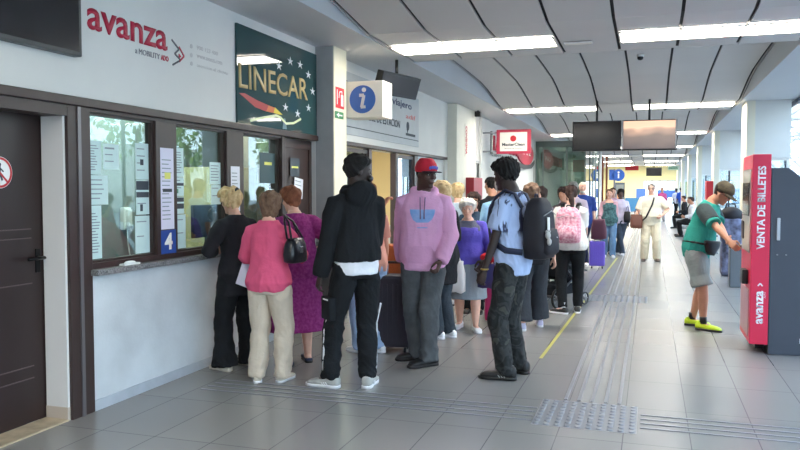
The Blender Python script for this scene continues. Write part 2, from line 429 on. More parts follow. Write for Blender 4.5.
def notice(label, fn, u0, u1, v0, v1, m=M_PAPER, lines=6, head=False, d=.001, rot=0., ink=M_INKL, blocks=(), cat='notice', name='paper_notice', lw=.75):
    t = empty(name, fn(0,0,0)*0, label=label, cat=cat)
    cu, cv = (u0+u1)/2, (v0+v1)/2
    def R_(u, v, dd):
        du, dv = u-cu, v-cv
        return fn(cu+du*math.cos(rot)-dv*math.sin(rot), cv+du*math.sin(rot)+dv*math.cos(rot), dd)
    MB().prism([(u0,v0),(u1,v0),(u1,v1),(u0,v1)], R_, d, d+.0012).build('sheet', m, t)
    k = MB(); W_, H_ = u1-u0, v1-v0
    rr = random.Random(int(u0*1000+v0*77))
    for i in range(lines):
        v = v1-H_*(.14+.78*i/max(1, lines)); w_ = W_*lw*(.65+.35*rr.random()); hh = min(.008, H_/lines*.3)*(1.6 if i == 0 and head else 1)
        k.prism([(u0+W_*.1,v-hh),(u0+W_*.1+w_,v-hh),(u0+W_*.1+w_,v),(u0+W_*.1,v)], R_, d+.0013, d+.0016)
    if lines: k.build('printed_lines', ink, t)
    for (a, b, c_, e, mm) in blocks:
        MB().prism([(u0+a*W_,v0+b*H_),(u0+c_*W_,v0+b*H_),(u0+c_*W_,v0+e*H_),(u0+a*W_,v0+e*H_)], R_, d+.0013, d+.002).build('printed_block', mm, t)
    return t
G = onL(XL-.0595)
MBLK = mat('print_dark', (58,66,74), .7); MYL = mat('print_yellow', (226,226,120), .7)
notice('tall timetable sheet at top left of the first ticket window', G, 4.345, 4.52, 1.66, 1.90, M_PAPERG, 10)
notice('smaller sheet beside the tall timetable, first ticket window', G, 4.54, 4.71, 1.70, 1.885, M_PAPERG, 3, True)
notice('wide sheet below the timetable in the first ticket window', G, 4.345, 4.585, 1.445, 1.655, M_PAPERG, 5)
notice('long sheet hanging to the bottom left corner of the first ticket window', G, 4.345, 4.51, 1.06, 1.44, M_PAPERG, 14, lw=.8)
notice('sheet with small logo at top right of the first ticket window', G, 4.90, 5.06, 1.63, 1.91, M_PAPERG, 4, blocks=((.35,.4,.6,.56,MBLK),))
notice('dark printed sheet at mid right of the first ticket window', G, 4.90, 5.06, 1.36, 1.625, M_PAPERG, 3, blocks=((.02,.72,.98,.98,MBLK),(.02,.5,.98,.66,MBLK),(.3,.1,.5,.3,MBLK)))
notice('blank long sheet at bottom right of the first ticket window', G, 4.885, 5.06, 1.06, 1.35, M_PAPERG, 2)
notice('narrow sheet with many rows at top left of the second ticket window', G, 5.385, 5.53, 1.66, 1.90, M_PAPERG, 9)
notice('sheet with green picture at left of the second ticket window', G, 5.385, 5.53, 1.50, 1.655, M_PAPERG, 2, blocks=((.02,.55,.98,.7,MBLK),(.2,.15,.45,.38,mat('print_green',(90,150,120),.7))))
notice('dark header sheet below the green picture, second ticket window', G, 5.385, 5.53, 1.35, 1.495, M_PAPERG, 0, blocks=((.02,.7,.98,.95,MBLK),(.02,.3,.98,.6,MBLK)))
notice('blank long sheet at bottom left of the second ticket window', G, 5.385, 5.55, 1.06, 1.345, M_PAPERG, 2)
notice('printed sheet at right of the second ticket window', G, 5.93, 6.11, 1.60, 1.80, M_PAPERG, 6)
notice('plain sheet below the printed one at right of the second ticket window', G, 5.95, 6.11, 1.42, 1.595, M_PAPERG, 2)
Pn = onL(XL-.0048)
notice('long lilac price list on the wide frame between first and second window', Pn, 5.135, 5.31, 1.235, 1.885, M_PVIO, 15, blocks=((.3,.62,.75,.70,MYL),(.15,.46,.85,.5,MBLK)))
t = notice('blue counter number sign with a white 4 between the windows', Pn, 5.13, 5.33, 1.035, 1.228, mat('number_blue', (28,70,150), .5), 0, cat='sign', name='number_sign')
text('numeral', '4', Pn, 5.175, 1.07, .105, .135, M_WHITE, t, bold=.03, lift=.003)
notice('white list on the wide frame between second and third window', Pn, 6.20, 6.36, 1.35, 1.77, M_PAPER, 10)
G3 = onL(XL-.0595)
notice('dark green poster with yellow line in the third ticket window', G3, 6.85, 7.17, 1.62, 1.93, mat('poster_green_s', (60,84,88), .5), 0, blocks=((.3,.6,.8,.7,MYL),), cat='poster', name='poster')
notice('white sheet below the green poster, third ticket window', G3, 6.95, 7.15, 1.38, 1.56, M_PAPERG, 5)
D2 = onL(XL-.0375)
notice('small blue-grey framed sign on the brown door', D2, 7.49, 7.72, 1.70, 1.90, mat('sign_slate', (74,84,92), .5), 0, blocks=((.15,.45,.85,.55,MYL),), cat='sign', name='door_sign')
notice('tilted white notice on the brown door below the framed sign', D2, 7.58, 7.80, 1.46, 1.68, M_PAPER, 4, rot=-.12)
t = notice('narrow white no-entry notice with red circle on the brown door', D2, 7.50, 7.67, 1.10, 1.42, M_PAPER, 0)
m_ = MB(); annulus(m_, D2, 7.585, 1.27, .045, .06, .003, .005); quadline(m_, D2, [(7.55,1.305),(7.62,1.235)], .012, .003, .005); m_.build('red_ring', M_RED, t)
m_ = MB(); disc(m_, D2, 7.585, 1.30, .01, .0025, .004); quadline(m_, D2, [(7.585,1.29),(7.585,1.26),(7.57,1.235)], .014, .0025, .004); m_.build('walker', M_INK, t)
text('caption', 'PROHIBIDO', D2, 7.525, 1.375, .12, .018, M_INK, t, lift=.0025)

# ticket office behind the windows
bx('wall_office_back', mat('office_grey', (128,138,136), .7, var=.04), -5.03, -4.93, 3.9, 8.3, 0, 2.7, kind='structure')
bx('wall_office_side', M_WALL, -4.93, XL-.21, 3.95, 4.05, 0, 2.7, kind='structure')
bx('wall_office_partition', M_WALL, -5.03, XL-.21, 8.31, 8.41, 0, 2.7, kind='structure')
bx('ceiling_office', M_WHITE, -5.5, XL-.21, 4.0, 8.4, 2.6, 2.7, kind='structure')
bx('office_desk', mat('desk_wood', (150,120,90), .5, var=.1), -4.4, XL-.22, 4.1, 7.2, .90, .95, bev=.005, label='wooden counter desk behind the ticket windows', cat='desk')
t = empty('office_cabinet', (-4.56, 7.70, 0), label='tall cream cabinet seen through the second ticket window', cat='cabinet')
MB().box(-.33,.3,-.55,.55,0,1.8,.006).build('cabinet_body', mat('cabinet_cream', (214,200,150), .5), t)
for k in (-1, 1):
    d = MB().box(.3,.315,min(0,k*.53)+.01,max(0,k*.53)-.01,.05,1.76,.003).build('cabinet_door', mat('cabinet_cream_b', (224,210,162), .5), t)
    MB().box(.316,.33,k*.05-.01,k*.05+.01,.9,1.1).build('door_handle', M_METAL, d)
t = empty('wall_phone', (-4.925, 6.26, 1.16), label='white wall phone with hanging cord inside the first ticket window', cat='phone')
MB().box(0,.05,-.055,.055,0,.22,.012).build('phone_body', M_WHITE, t); MB().box(.05,.085,-.03,.03,.03,.2,.012).build('handset', M_WHITE, t)
MB().tube([(.04,.0,0),(.03,.02,-.12),(.02,.07,-.28),(.02,.1,-.42)], .006).build('cord', M_WHITE, t)
t = empty('desk_microphone', (-4.0, 6.30, .951), label='black round desk microphone behind the second ticket window', cat='microphone')
MB().cyl((0,0,0),(0,0,.02),.06).build('base', M_BLACK, t); MB().tube([(0,0,.02),(.02,0,.2),(.05,0,.32)], .008).build('gooseneck', M_BLACK, t); MB().ball((.05,0,.37),(.03,.06,.06)).build('head', M_BLACK, t)
t = empty('desk_monitor', (-4.3, 6.75, .951), 0, label='dark computer monitor on the desk behind the windows', cat='monitor')
MB().box(-.02,.02,-.25,.25,.12,.45,.008).build('monitor_screen', M_BLACK, t); MB().cyl((0,0,.0),(0,0,.13),.02).build('stand', M_BLACK, t)
def area(name, loc, size, energy, col=(1,1,1), rot=(0,0,0)):
    l = bpy.data.lights.new(name, 'AREA'); l.energy = energy; l.size = size; l.color = col
    o = bpy.data.objects.new(name, l); C.objects.link(o); o.location = loc; o.rotation_euler = rot; return o
area('office_lamp', (-4.35, 5.9, 2.55),   .9, 20, (.95,1,.97))
area('side_office_lamp', (-4.6, 11.2, 2.5), 1.4, 45, (1,.93,.75))

# second office
bx('wall_office_yellow', mat('office_yellow', (214,198,156), .7), -5.6, -5.5, 8.45, 14.1, 0, 2.7, kind='structure')
bx('ceiling_office_b', M_WHITE, -5.5, XL-.21, 8.4, 14.1, 2.6, 2.7, kind='structure')
bx('wall_office_end', mat('office_yellow'), -5.5, XL-.21, 14.0, 14.1, 0, 2.7, kind='structure')
window(4, 8.62, 9.86, .92, 2.10, fw=.05, glass=M_GLASS)
for k, y in enumerate((8.52, 9.86, 10.9, 12.05)):
    pass
m_ = MB()
for a, b in ((8.5,8.62),(9.86,9.98),(11.02,11.14),(12.0,12.2)): m_.box(XL-.1, XL-.01, a, b, .0, 2.115, .004)
m_.build('trim_15', M_BROWN, kind='structure')
window(5, 11.14, 12.0, 1.0, 2.10, fw=.05, glass=glass_mat('window_glass_blue', (150,190,225), .3))
bx('wall_sill_b', M_WALL, XL-.18, XL-.02, 11.14, 12.0, 0, 1.0, kind='structure')
d3 = empty('door_3', (XL-.04, 12.2, 0)); d3['kind'] = 'structure'
MB().box(-.05, 0, 0, .85, .01, 2.115).build('door_leaf', M_WHITE, d3); MB().box(-.05,0,.87,1.72,.01,2.115).build('door_leaf', mat('leaf_grey',(205,208,206),.5), d3)
h = MB(); h.tube([(.0,.1,1.0),(.05,.1,1.0),(.05,.2,1.0)], .011); h.build('door_handle', M_METAL, d3)
d4 = empty('door_4', (XL-.04, 16.0, 0)); d4['kind'] = 'structure'
MB().box(-.05, 0, 0, 1.0, .01, 2.13).build('door_leaf', mat('leaf_pale',(196,202,200),.5), d4)
fr = MB(); fr.box(0,.06,-.06,0,0,2.15); fr.box(0,.06,1.0,1.06,0,2.15); fr.box(0,.06,-.06,1.06,2.15,2.2); fr.build('door_frame', mat('alu_frame',(160,160,158),.4,metal=.4), d4)
notice('white notice with grey square on the pale door past the pilaster', onL(XL-.039), 16.2, 16.85, 1.15, 1.75, M_PAPER, 2, blocks=((.3,.3,.75,.7,M_INK),))
bx('red_cabinet', mat('dark_red', (150,24,40), .4), -3.499, -3.33, 14.85, 15.65, 1.0, 1.80, bev=.01, label='dark red hose cabinet on the cream pilaster', cat='hose cabinet')
t = empty('vertical_sign', (0,0,0), label='narrow vertical red-lettered sign high on the cream pilaster', cat='sign')
fnV = onL(-3.499)
MB().box(-3.499, -3.494, 14.75, 15.0, 2.22, 2.86).build('sign_plate', mat('plate_pale', (226,220,208), .5), t)
text('lettering', 'CONSIGNA', lambda u, v, d=0: fnV(14.80+v, 2.82-u, d), 0, 0, .56, .15, M_RED, t, bold=.03, lift=.006)

# round logo sign, red letters and hanging framed sign further along the left wall
t = empty('shop_sign', (0,0,0), label='red and black shop sign letters with round red badge on the left wall', cat='shop sign')
fnS = onL(XL)
MB().box(XL+.0, XL+.08, 17.92, 18.12, 2.42, 2.95).build('black_upright', M_BLACK, t)
text('red_lettering', 'LA TAPA', fnS, 18.4, 2.52, 3.6, .36, mat('red_letters', (190,30,60), .5), t, bold=.05, depth=.05)
m_ = MB(); disc(m_, fnS, 23.4, 2.68, 1.55, .01, .06, ry=.36); m_.build('round_badge', mat('badge_red', (186,40,66), .5), t)
m_ = MB(); quadline(m_, fnS, [(20.6,2.42),(21.6,2.30),(23.0,2.24),(24.4,2.30),(25.1,2.46)], .13, .06, .08); m_.build('badge_ribbon', mat('ribbon_grey', (70,66,68), .5), t)
text('badge_lettering', 'CAFE', fnS, 22.5, 2.62, 1.8, .16, M_WHITE, t, bold=.02, lift=.062)
text('small_lettering', 'cafeteria', fnS, 18.3, 2.38, 2.3, .10, M_BLACK, t, lift=.01)
t = empty('framed_sign', (0,0,0), label='white rectangular sign in a red frame projecting from the left wall', cat='sign')
fnP = onF(17.0)
def pj_x(x): return x
MB().box(-3.30, -2.53, 17.0, 17.08, 2.36, 2.90, .004).build('red_frame', mat('frame_red', (176,44,70), .5), t)
MB().box(-3.22, -2.61, 16.992, 16.999, 2.42, 2.84).build('white_face', mat('face_white', (226,222,214), .5), t)
m_ = MB(); disc(m_, onF(16.992), -2.92, 2.70, .068, .0, .006); m_.build('red_emblem', M_RED, t)
text('lettering', 'MasterClean', onF(16.992), -3.17, 2.535, .51, .07, M_INK, t, bold=.03)
text('small_lettering', 'Servicio de limpieza', onF(16.992), -3.12, 2.46, .41, .035, M_INK, t)
MB().cyl((XL, 17.04, 2.84), (-3.30, 17.04, 2.84), .02).cyl((XL, 17.04, 2.42), (-3.30, 17.04, 2.42), .02).build('wall_bracket', M_METAL, t)
# ---------------------------------------------------------------- signs on the left wall
WL = onL(XL)
M_CRIM = mat('logo_crimson', (186,28,62), .45)
t = empty('wall_logo', (0,0,0), label='large crimson bus company lettering with chevron arrow painted on the wall', cat='sign')
text('logo_lettering', 'avanza', WL, 4.33, 2.655, .91, .15, M_CRIM, t, bold=.018, depth=.004)
text('sub_lettering', 'a MOBILITY', WL, 4.84, 2.575, .30, .042, mat('logo_grey', (130,130,134), .5), t, depth=.003)
text('sub_lettering', 'ADO', WL, 5.155, 2.575, .10, .042, M_CRIM, t, bold=.03, depth=.003)
m_ = MB(); quadline(m_, WL, [(5.30,2.76),(5.40,2.70),(5.34,2.655)], .014, .001, .005); quadline(m_, WL, [(5.34,2.655),(5.42,2.615),(5.31,2.56)], .014, .001, .005)
m_.build('grey_chevron', mat('logo_dark', (84,84,90), .5), t)
m_ = MB(); quadline(m_, WL, [(5.40,2.72),(5.47,2.655),(5.40,2.60)], .014, .001, .005); m_.prism([(5.395,2.665),(5.43,2.645),(5.395,2.625)], WL, .001, .005)
m_.build('crimson_chevron', M_CRIM, t)
t = empty('faded_lettering', (0,0,0), label='faint grey contact lines between the crimson logo and the green billboard', cat='sign')
MF = mat('faded_ink', (196,194,192), .7)
text('line', '900 123 400', WL, 5.66, 2.745, .33, .035, MF, t, depth=.001); text('line', 'www.avanza.com', WL, 5.66, 2.675, .40, .028, MF, t, depth=.001); text('line', 'atencion al cliente', WL, 5.66, 2.60, .50, .028, MF, t, depth=.001)
m_ = MB()
for v in (2.745, 2.67, 2.60): disc(m_, WL, 5.58, v+.012, .018, .001, .002)
m_.build('icons', MF, t)

t = empty('linecar_billboard', (0,0,0), label='glossy dark green billboard with gold lettering, stars and a flag swoosh', cat='billboard')
MB().box(XL+.001, XL+.02, 6.29, 8.065, 2.178, 3.10).build('panel', mat('billboard_green', (44,74,76), .03, spec=.45), t)
fb = onL(XL+.02)
text('gold_lettering', 'LINECAR', fb, 6.32, 2.505, 1.50, .235, mat('gold_letters', (204,180,124), .4), t, bold=.008, depth=.004, rot=.03)
def star(mb, u, v, r, n=5, k=.32, ph=PI/2):
    P = [(u+1.5*(r if i % 2 == 0 else r*k)*math.cos(ph+i*PI/n), v+(r if i % 2 == 0 else r*k)*math.sin(ph+i*PI/n)) for i in range(2*n)]
    for i in range(0, 2*n, 2):
        mb.prism([(u, v), P[i-1], P[i], P[(i+1) % (2*n)]], fb, .001, .005)
MSTAR = mat('star_white', (236,240,242), .4)
for u, v in ((7.13,2.83),(7.39,2.92),(7.63,2.92),(7.84,2.84),(7.95,2.67),(7.84,2.47),(7.56,2.38),(7.27,2.42)):
    m_ = MB(); star(m_, u, v, .046); m_.build('star', MSTAR, t)
m_ = MB(); m_.prism([(6.32,2.455),(6.42,2.465),(6.66,2.425),(6.90,2.40),(6.84,2.335),(6.62,2.355)], fb, .001, .004); m_.build('red_swoosh', mat('swoosh_red', (176,34,44), .4), t)
m_ = MB(); m_.prism([(6.89,2.40),(7.03,2.39),(7.0,2.335),(6.84,2.335)], fb, .001, .004); m_.build('orange_swoosh', mat('swoosh_orange', (214,110,48), .4), t)
m_ = MB(); m_.prism([(7.03,2.395),(7.20,2.335),(7.12,2.33),(7.0,2.335)], fb, .001, .004); m_.build('yellow_swoosh', mat('swoosh_yellow', (228,206,60), .4), t)
m_ = MB(); quadline(m_, fb, [(6.52,2.215),(6.80,2.27),(7.06,2.315),(7.16,2.30),(7.28,2.25),(7.46,2.27),(7.64,2.33)], .024, .001, .005); m_.build('white_outline', mat('outline_lime', (232,242,196), .4), t)
m_ = MB(); m_.prism([(7.20,2.19),(7.30,2.19),(7.26,2.30),(7.23,2.30)], fb, .001, .004); m_.build('road', mat('road_blue', (110,140,150), .4), t)

t = empty('hanging_display', (0,0,0), label='glossy dark display panel at the top left above the brown door', cat='display')
MB().box(XL+.001, XL+.07, 2.7, 4.20, 2.435, 3.1, .01).build('housing', mat('housing_grey', (70,72,72), .4), t)
MB().box(XL+.0705, XL+.073, 2.72, 4.17, 2.465, 3.07).build('screen', mat('display_black', (26,26,30), .12, spec=.8), t)

# signs on the column
t = empty('fire_extinguisher_sign', (0,0,0), label='red extinguisher sign on the cream side of the column', cat='sign')
cs = onL(-3.452)
MB().prism([(8.13,2.50),(8.38,2.50),(8.38,2.74),(8.13,2.74)], cs, 0, .004).build('plate', M_RED, t)
m_ = MB(); m_.prism([(8.28,2.53),(8.35,2.53),(8.35,2.66),(8.28,2.66)], cs, .004, .006); quadline(m_, cs, [(8.31,2.66),(8.31,2.70),(8.24,2.69),(8.22,2.62)], .014, .004, .006); quadline(m_, cs, [(8.17,2.54),(8.17,2.71)], .018, .004, .006); m_.build('pictogram', M_WHITE, t)
t = empty('exit_arrow_sign', (0,0,0), label='small green exit arrow sign on the column below the red one', cat='sign')
MB().prism([(8.11,2.38),(8.36,2.38),(8.36,2.46),(8.11,2.46)], cs, 0, .004).build('plate', mat('exit_green', (40,120,70), .4), t)
m_ = MB(); m_.prism([(8.15,2.42),(8.22,2.45),(8.22,2.39)], cs, .004, .006); quadline(m_, cs, [(8.2,2.42),(8.32,2.42)], .016, .004, .006); m_.build('arrow', M_WHITE, t)
# information light box
t = empty('information_box', (-3.235, 8.62, 2.41), label='cream box sign with a blue circle and white letter i projecting by the column', cat='sign')
MB().box(-.235,.235,-.14,.2,0,.43,.008).build('box', mat('box_cream', (240,236,222), .5), t)
fi = onF(-.1405)
m_ = MB(); disc(m_, fi, -.02, .215, .165, 0, .003, n=40); m_.build('blue_circle', mat('info_blue', (66,112,190), .4), t)
i_ = MB(); disc(i_, fi, .0, .325, .027, .004, .007); quadline(i_, fi, [(-.06,.262),(.0,.262),(-.03,.12)], .038, .004, .007); quadline(i_, fi, [(-.04,.122),(.02,.125)], .034, .004, .007); i_.build('letter_i', M_WHITE, t)
fs = lambda u, v, d=0: Vector((.2355+d, u, v))
text('side_lettering', 'INFORMACION', lambda u, v, d=0: fs(.0+v, .38-u, d), 0, 0, .24, .05, mat('sidegrey', (130,130,140), .5), t, lift=.001)
MB().box(.2352,.238,-.08,.1,.05,.12).build('side_label', mat('label_blue', (170,190,215), .5), t)
MB().cyl((-.235,.1,.35),(-.32,.1,.35),.015).build('bracket', M_METAL, t)

# traveller information banner on the wall
t = empty('station_banner', (0,0,0), label='long pale grey wall banner with dark lettering above the second office', cat='banner')
MB().box(XL+.001, XL+.015, 8.55, 12.15, 2.26, 3.05).build('panel', mat('banner_grey', (176,184,188), .5, var=.03), t)
bn = onL(XL+.015)
MNV = mat('banner_navy', (44,54,96), .5)
text('blue_lettering', 'Informacion al viajero', bn, 8.65, 2.80, 3.1, .14, MNV, t, bold=.02)
text('dark_lettering', 'RESPONSABLE DE ESTACION', bn, 9.0, 2.50, 2.15, .11, M_INK, t, bold=.01)
text('small_lettering', 'adif', bn, 11.45, 2.68, .5, .07, M_RED, t)
m_ = MB(); disc(m_, bn, 11.55, 2.56, .07, 0, .003); quadline(m_, bn, [(11.5,2.52),(11.55,2.46)], .03, 0, .003); quadline(m_, bn, [(11.45,2.43),(11.95,2.43)], .04, 0, .003); m_.build('logo', M_INK, t)
m_ = MB(); quadline(m_, bn, [(8.6,2.36),(12.13,2.36)], .012, 0, .003); m_.build('rule', M_INK, t)
# small monitor above it
t = empty('wall_monitor', (-3.05, 9.15, 2.83), -.28, label='small black monitor tilted on a bracket above the information box', cat='monitor')
Mt = Matrix.Rotation(math.radians(18), 4, 'Y')
MB().box(-.05,.05,-.42,.42,-.10,.18,.012,M=Mt).build('housing', M_BLACK, t)
MB().box(.051,.054,-.39,.39,-.07,.15,M=Mt).build('screen', mat('screen_matt', (22,22,26), .5), t)
MB().cyl((0,0,.14),(0,0,.355),.02).build('ceiling_arm', M_BLACK, t)

# ---------------------------------------------------------------- hanging screens over the hall
def hanging_screen(label, x0, x1, Y, z0, z1, panel_mat=None, poles=1, lab=None, frame=M_BLACK):
    t = empty('hanging_screen', ((x0+x1)/2, Y, z0), label=label, cat='screen'); h_ = (x1-x0)/2; H_ = z1-z0
    MB().box(-h_, h_, -.04, .05, 0, H_, .008).build('housing', M_BLACK, t)
    MB().box(-h_+.02, h_-.02, -.044, -.0405, .03, H_-.02).build('screen_panel', panel_mat or mat('screen_off'), t)
    if frame is not M_BLACK:
        MB().box(-h_, -h_+.03, -.046, -.041, .02, H_).box(h_-.03, h_, -.046, -.041, .02, H_).build('bezel', frame, t)
    top = 3.44 if abs(Y-15) < 3 else 3.2
    MB().cyl((0,0,H_-.01),(0,0,3.30-z0),.022).build('ceiling_pole', M_BLACK, t)
    return t
def painted_reflection():  # reflection of the hall painted as a weakly emitting salmon-brown gradient
    m = bpy.data.materials.new('screen_painted_reflection'); m.use_nodes = True; n = m.node_tree; b = n.nodes['Principled BSDF']
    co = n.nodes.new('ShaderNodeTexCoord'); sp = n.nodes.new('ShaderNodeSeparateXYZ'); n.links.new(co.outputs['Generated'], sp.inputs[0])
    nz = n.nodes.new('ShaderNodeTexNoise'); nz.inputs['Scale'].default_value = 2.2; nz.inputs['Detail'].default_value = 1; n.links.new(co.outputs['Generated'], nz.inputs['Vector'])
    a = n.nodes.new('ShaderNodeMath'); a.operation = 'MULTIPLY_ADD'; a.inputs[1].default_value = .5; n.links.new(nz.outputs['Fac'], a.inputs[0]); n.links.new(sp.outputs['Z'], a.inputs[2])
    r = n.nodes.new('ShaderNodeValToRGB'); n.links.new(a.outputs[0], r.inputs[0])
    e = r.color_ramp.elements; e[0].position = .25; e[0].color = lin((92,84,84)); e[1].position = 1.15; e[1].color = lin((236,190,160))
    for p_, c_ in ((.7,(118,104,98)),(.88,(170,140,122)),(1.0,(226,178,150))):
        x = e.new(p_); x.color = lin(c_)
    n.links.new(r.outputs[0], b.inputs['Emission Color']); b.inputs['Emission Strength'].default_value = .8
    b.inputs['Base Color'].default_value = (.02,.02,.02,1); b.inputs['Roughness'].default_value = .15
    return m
hanging_screen('large black switched-off screen, left of the two hanging side by side', -1.43, -.53, 15.0, 2.29, 2.86)
hanging_screen('large hanging screen with a painted pinkish reflection, right of the black one', -.52, .46, 15.0, 2.29, 2.86, painted_reflection(), frame=M_METAL)
hanging_screen('small dark hanging screen near the far cream wall', -.22, .62, 46.0, 2.35, 2.83)
t = empty('red_hanging_sign', (-1.0, 50, 2.78), label='small red hanging sign near the far wall', cat='sign')
MB().box(-.5,.3,-.03,.03,0,.28,.01).build('plate', M_RED, t); MB().cyl((-.1,0,.28),(-.1,0,.70),.015).build('rod', M_BLACK, t)
t = empty('exit_sign', (1.35, 50, 2.78), label='small green and white exit sign near the far wall', cat='sign')
MB().box(-.32,.32,-.03,.03,0,.26,.01).build('plate', mat('exit_pale', (214,232,208), .4), t)
text('lettering', 'SALIDA', onF(-.03), -.26, .07, .52, .12, mat('exit_green2', (40,140,80), .4), t, bold=.03); MB().cyl((0,0,.26),(0,0,.70),.015).build('rod', M_BLACK, t)
# far i sign on its post
t = empty('information_post', (-1.62, 40, 0), label='round blue information sign with white i on a post far down the hall', cat='sign')
m_ = MB(); disc(m_, onF(0), .1, 2.30, .30, 0, .05); m_.build('blue_disc', mat('info_blue_b', (30,84,170), .4), t)
m_ = MB(); m_.prism([(-.36,2.05),(-.12,2.05),(-.12,2.58),(-.36,2.58)], onF(0), 0, .05); m_.build('blue_plate', mat('info_blue_b'), t)
m_ = MB(); disc(m_, onF(-.051), .1, 2.44, .045, 0, .01); quadline(m_, onF(-.051), [(.1,2.37),(.1,2.14)], .07, 0, .01); m_.build('letter_i', M_WHITE, t)
MB().cyl((-.1,.05,0),(-.1,.05,2.6),.05).build('post', mat('post_grey', (90,96,110), .4), t)

# ---------------------------------------------------------------- far end
d5 = empty('door_5', (-2.1, YF+.05, 0)); d5['kind'] = 'structure'
m_ = MB(); m_.box(-.35,-.27,-.05,.1,0,2.1); m_.box(.27,.35,-.05,.1,0,2.1); m_.box(-.27,.27,-.05,.1,1.95,2.1); m_.build('door_frame', mat('door_slate', (70,84,104), .5), d5)
MB().box(-.27,.27,.0,.05,0,1.95).build('door_leaf', mat('door_leaf_slate', (120,130,136), .5), d5)
MB().box(-.2,.2,-.012,-.001,.9,1.5).build('door_picture', mat('poster_warm', (190,90,60), .5, col2=(210,190,150), vscale=9), d5)
t = empty('window_9', (.65, YF+.1, 0)); t['kind'] = 'structure'
m_ = MB()
for x in (-1.1,-.55,0,.55,1.05): m_.box(x-.02,x+.04,-.05,.05,0,2.25)
m_.box(-1.1,1.1,-.05,.05,2.18,2.25); m_.build('window_frame', M_METAL, t)
MB().box(-1.08,1.05,-.004,.004,0.02,2.18).build('glass_pane', M_CLEAR, t)
t = empty('blue_band_sign', (0,0,0), label='blue advertising panel left of the bright far doors', cat='sign')
MB().box(-.95,-.3,YF-.06,YF-.035,.985,1.65).build('panel', mat('band_blue', (62,104,180), .5), t)
t = empty('blue_band_sign', (0,0,0), label='blue advertising panel right of the far doors behind the standing men', cat='sign')
MB().box(.5,1.75,YF-.3,YF-.26,1.0,1.55).build('panel', mat('band_blue'), t); MB().cyl((.6,YF-.28,0),(.6,YF-.28,1.0),.02).cyl((1.65,YF-.28,0),(1.65,YF-.28,1.0),.02).build('stand', M_METAL, t)

# glass screen at the end of the left wall
gp = empty('window_6', (0, 26.0, 0)); gp['kind'] = 'structure'
m_ = MB(); m_.box(XL+.02, -2.06, -.006, .006, .1, 3.0); m_.build('glass_pane', glass_mat('booth_glass', (178,196,186), .16), gp)
m_ = MB()
for x in (XL+.0, -3.45, -2.66, -2.06): m_.box(x-.02, x+.025, -.03, .03, 0, 3.19)
m_.box(XL, -2.06, -.03, .03, 0, .1); m_.box(XL, -2.06, -.03, .03, 3.0, 3.19); m_.build('window_frame', mat('booth_frame', (96,108,104), .4), gp)
area('booth_fill', (-2.9, 29.5, 3.1), 1.2, 70, (1,1,.92)); area('far_hall_fill', (-.6, 54.5, 3.1), 2.5, 190, (1,.93,.75))  # added fill lights without fixtures, brightening the booth and the far end
gs = empty('window_7', (-2.05, 30, 0)); gs['kind'] = 'structure'
MB().box(-.006,.006,-3.9,3.0,.1,3.0).build('glass_pane', M_CLEAR, gs)
m_ = MB()
for y in (-2.2,-.6,1.0,2.8): m_.box(-.03,.03,y-.03,y+.03,0,3.19)
m_.box(-.03,.03,-3.9,3.0,3.0,3.19); m_.build('window_frame', mat('booth_frame'), gs)
bx('wall_booth_back', mat('booth_wall', (176,186,176), .7, var=.04), XL, -2.1, 33.2, 33.3, 0, 3.19, kind='structure')
bx('wall_column_far', M_WHITE, -2.32, -1.98, 33.4, 33.8, 0, 3.19, kind='structure')
t = empty('timber_slats', (-2.35, 38, 0), label='upright reddish timber slat screen behind the white far column', cat='screen')
MS = mat('timber', (140,70,36), .5, var=.2)
for k in range(5): MB().box(-.45+k*.19,-.36+k*.19,-.05,.05,0,3.19).build('slat', MS, t)
bx('wall_mid', M_YEL, -6.6, -2.6, 42, 42.2, 0, 3.5, kind='structure')

# ---------------------------------------------------------------- right side: fins, glazing, outside
for i in range(6):
    y = 15.4+7.5*i
    if y > 55: break
    m_ = MB(); m_.box(1.82, XR, y, y+.16, 2.13, 3.19); m_.box(1.82, XR, y, y+.16, 0, 1.0); m_.build('wall_fin', M_WALL, kind='structure')
    bx('wall_fin_post', mat('post_cream', (232,226,206), .55), 1.68, 1.82, y-.02, y+.85, 0, 3.19, kind='structure')
    t = empty('window_%d' % (10+i), (0, y+.08, 0)); t['kind'] = 'structure'
    f_ = MB(); f_.box(1.82,1.86,-.04,.04,1.0,2.13); f_.box(XR-.05,XR,-.04,.04,1.0,2.13); f_.box(1.86,XR-.05,-.04,.04,1.0,1.04); f_.box(1.86,XR-.05,-.04,.04,2.09,2.13); f_.build('window_frame', M_WHITE, t)
    MB().box(1.86,XR-.05,-.004,.004,1.04,2.09).build('glass_pane', M_CLEAR, t)
glz = empty('window_8', (XR+.1, 0, 0)); glz['kind'] = 'structure'
m_ = MB(); y = YN
while y < YF:
    m_.box(-.03, .03, y-.025, y+.025, 0, 3.19); y += 3.75
for z in (.0, 3.13): m_.box(-.035, .035, YN, YF, z, z+.06)
m_.build('window_frame', M_NAVY, glz)
MB().box(-.004,.004,YN,YF,.06,3.13).build('glass_pane', M_CLEAR, glz)

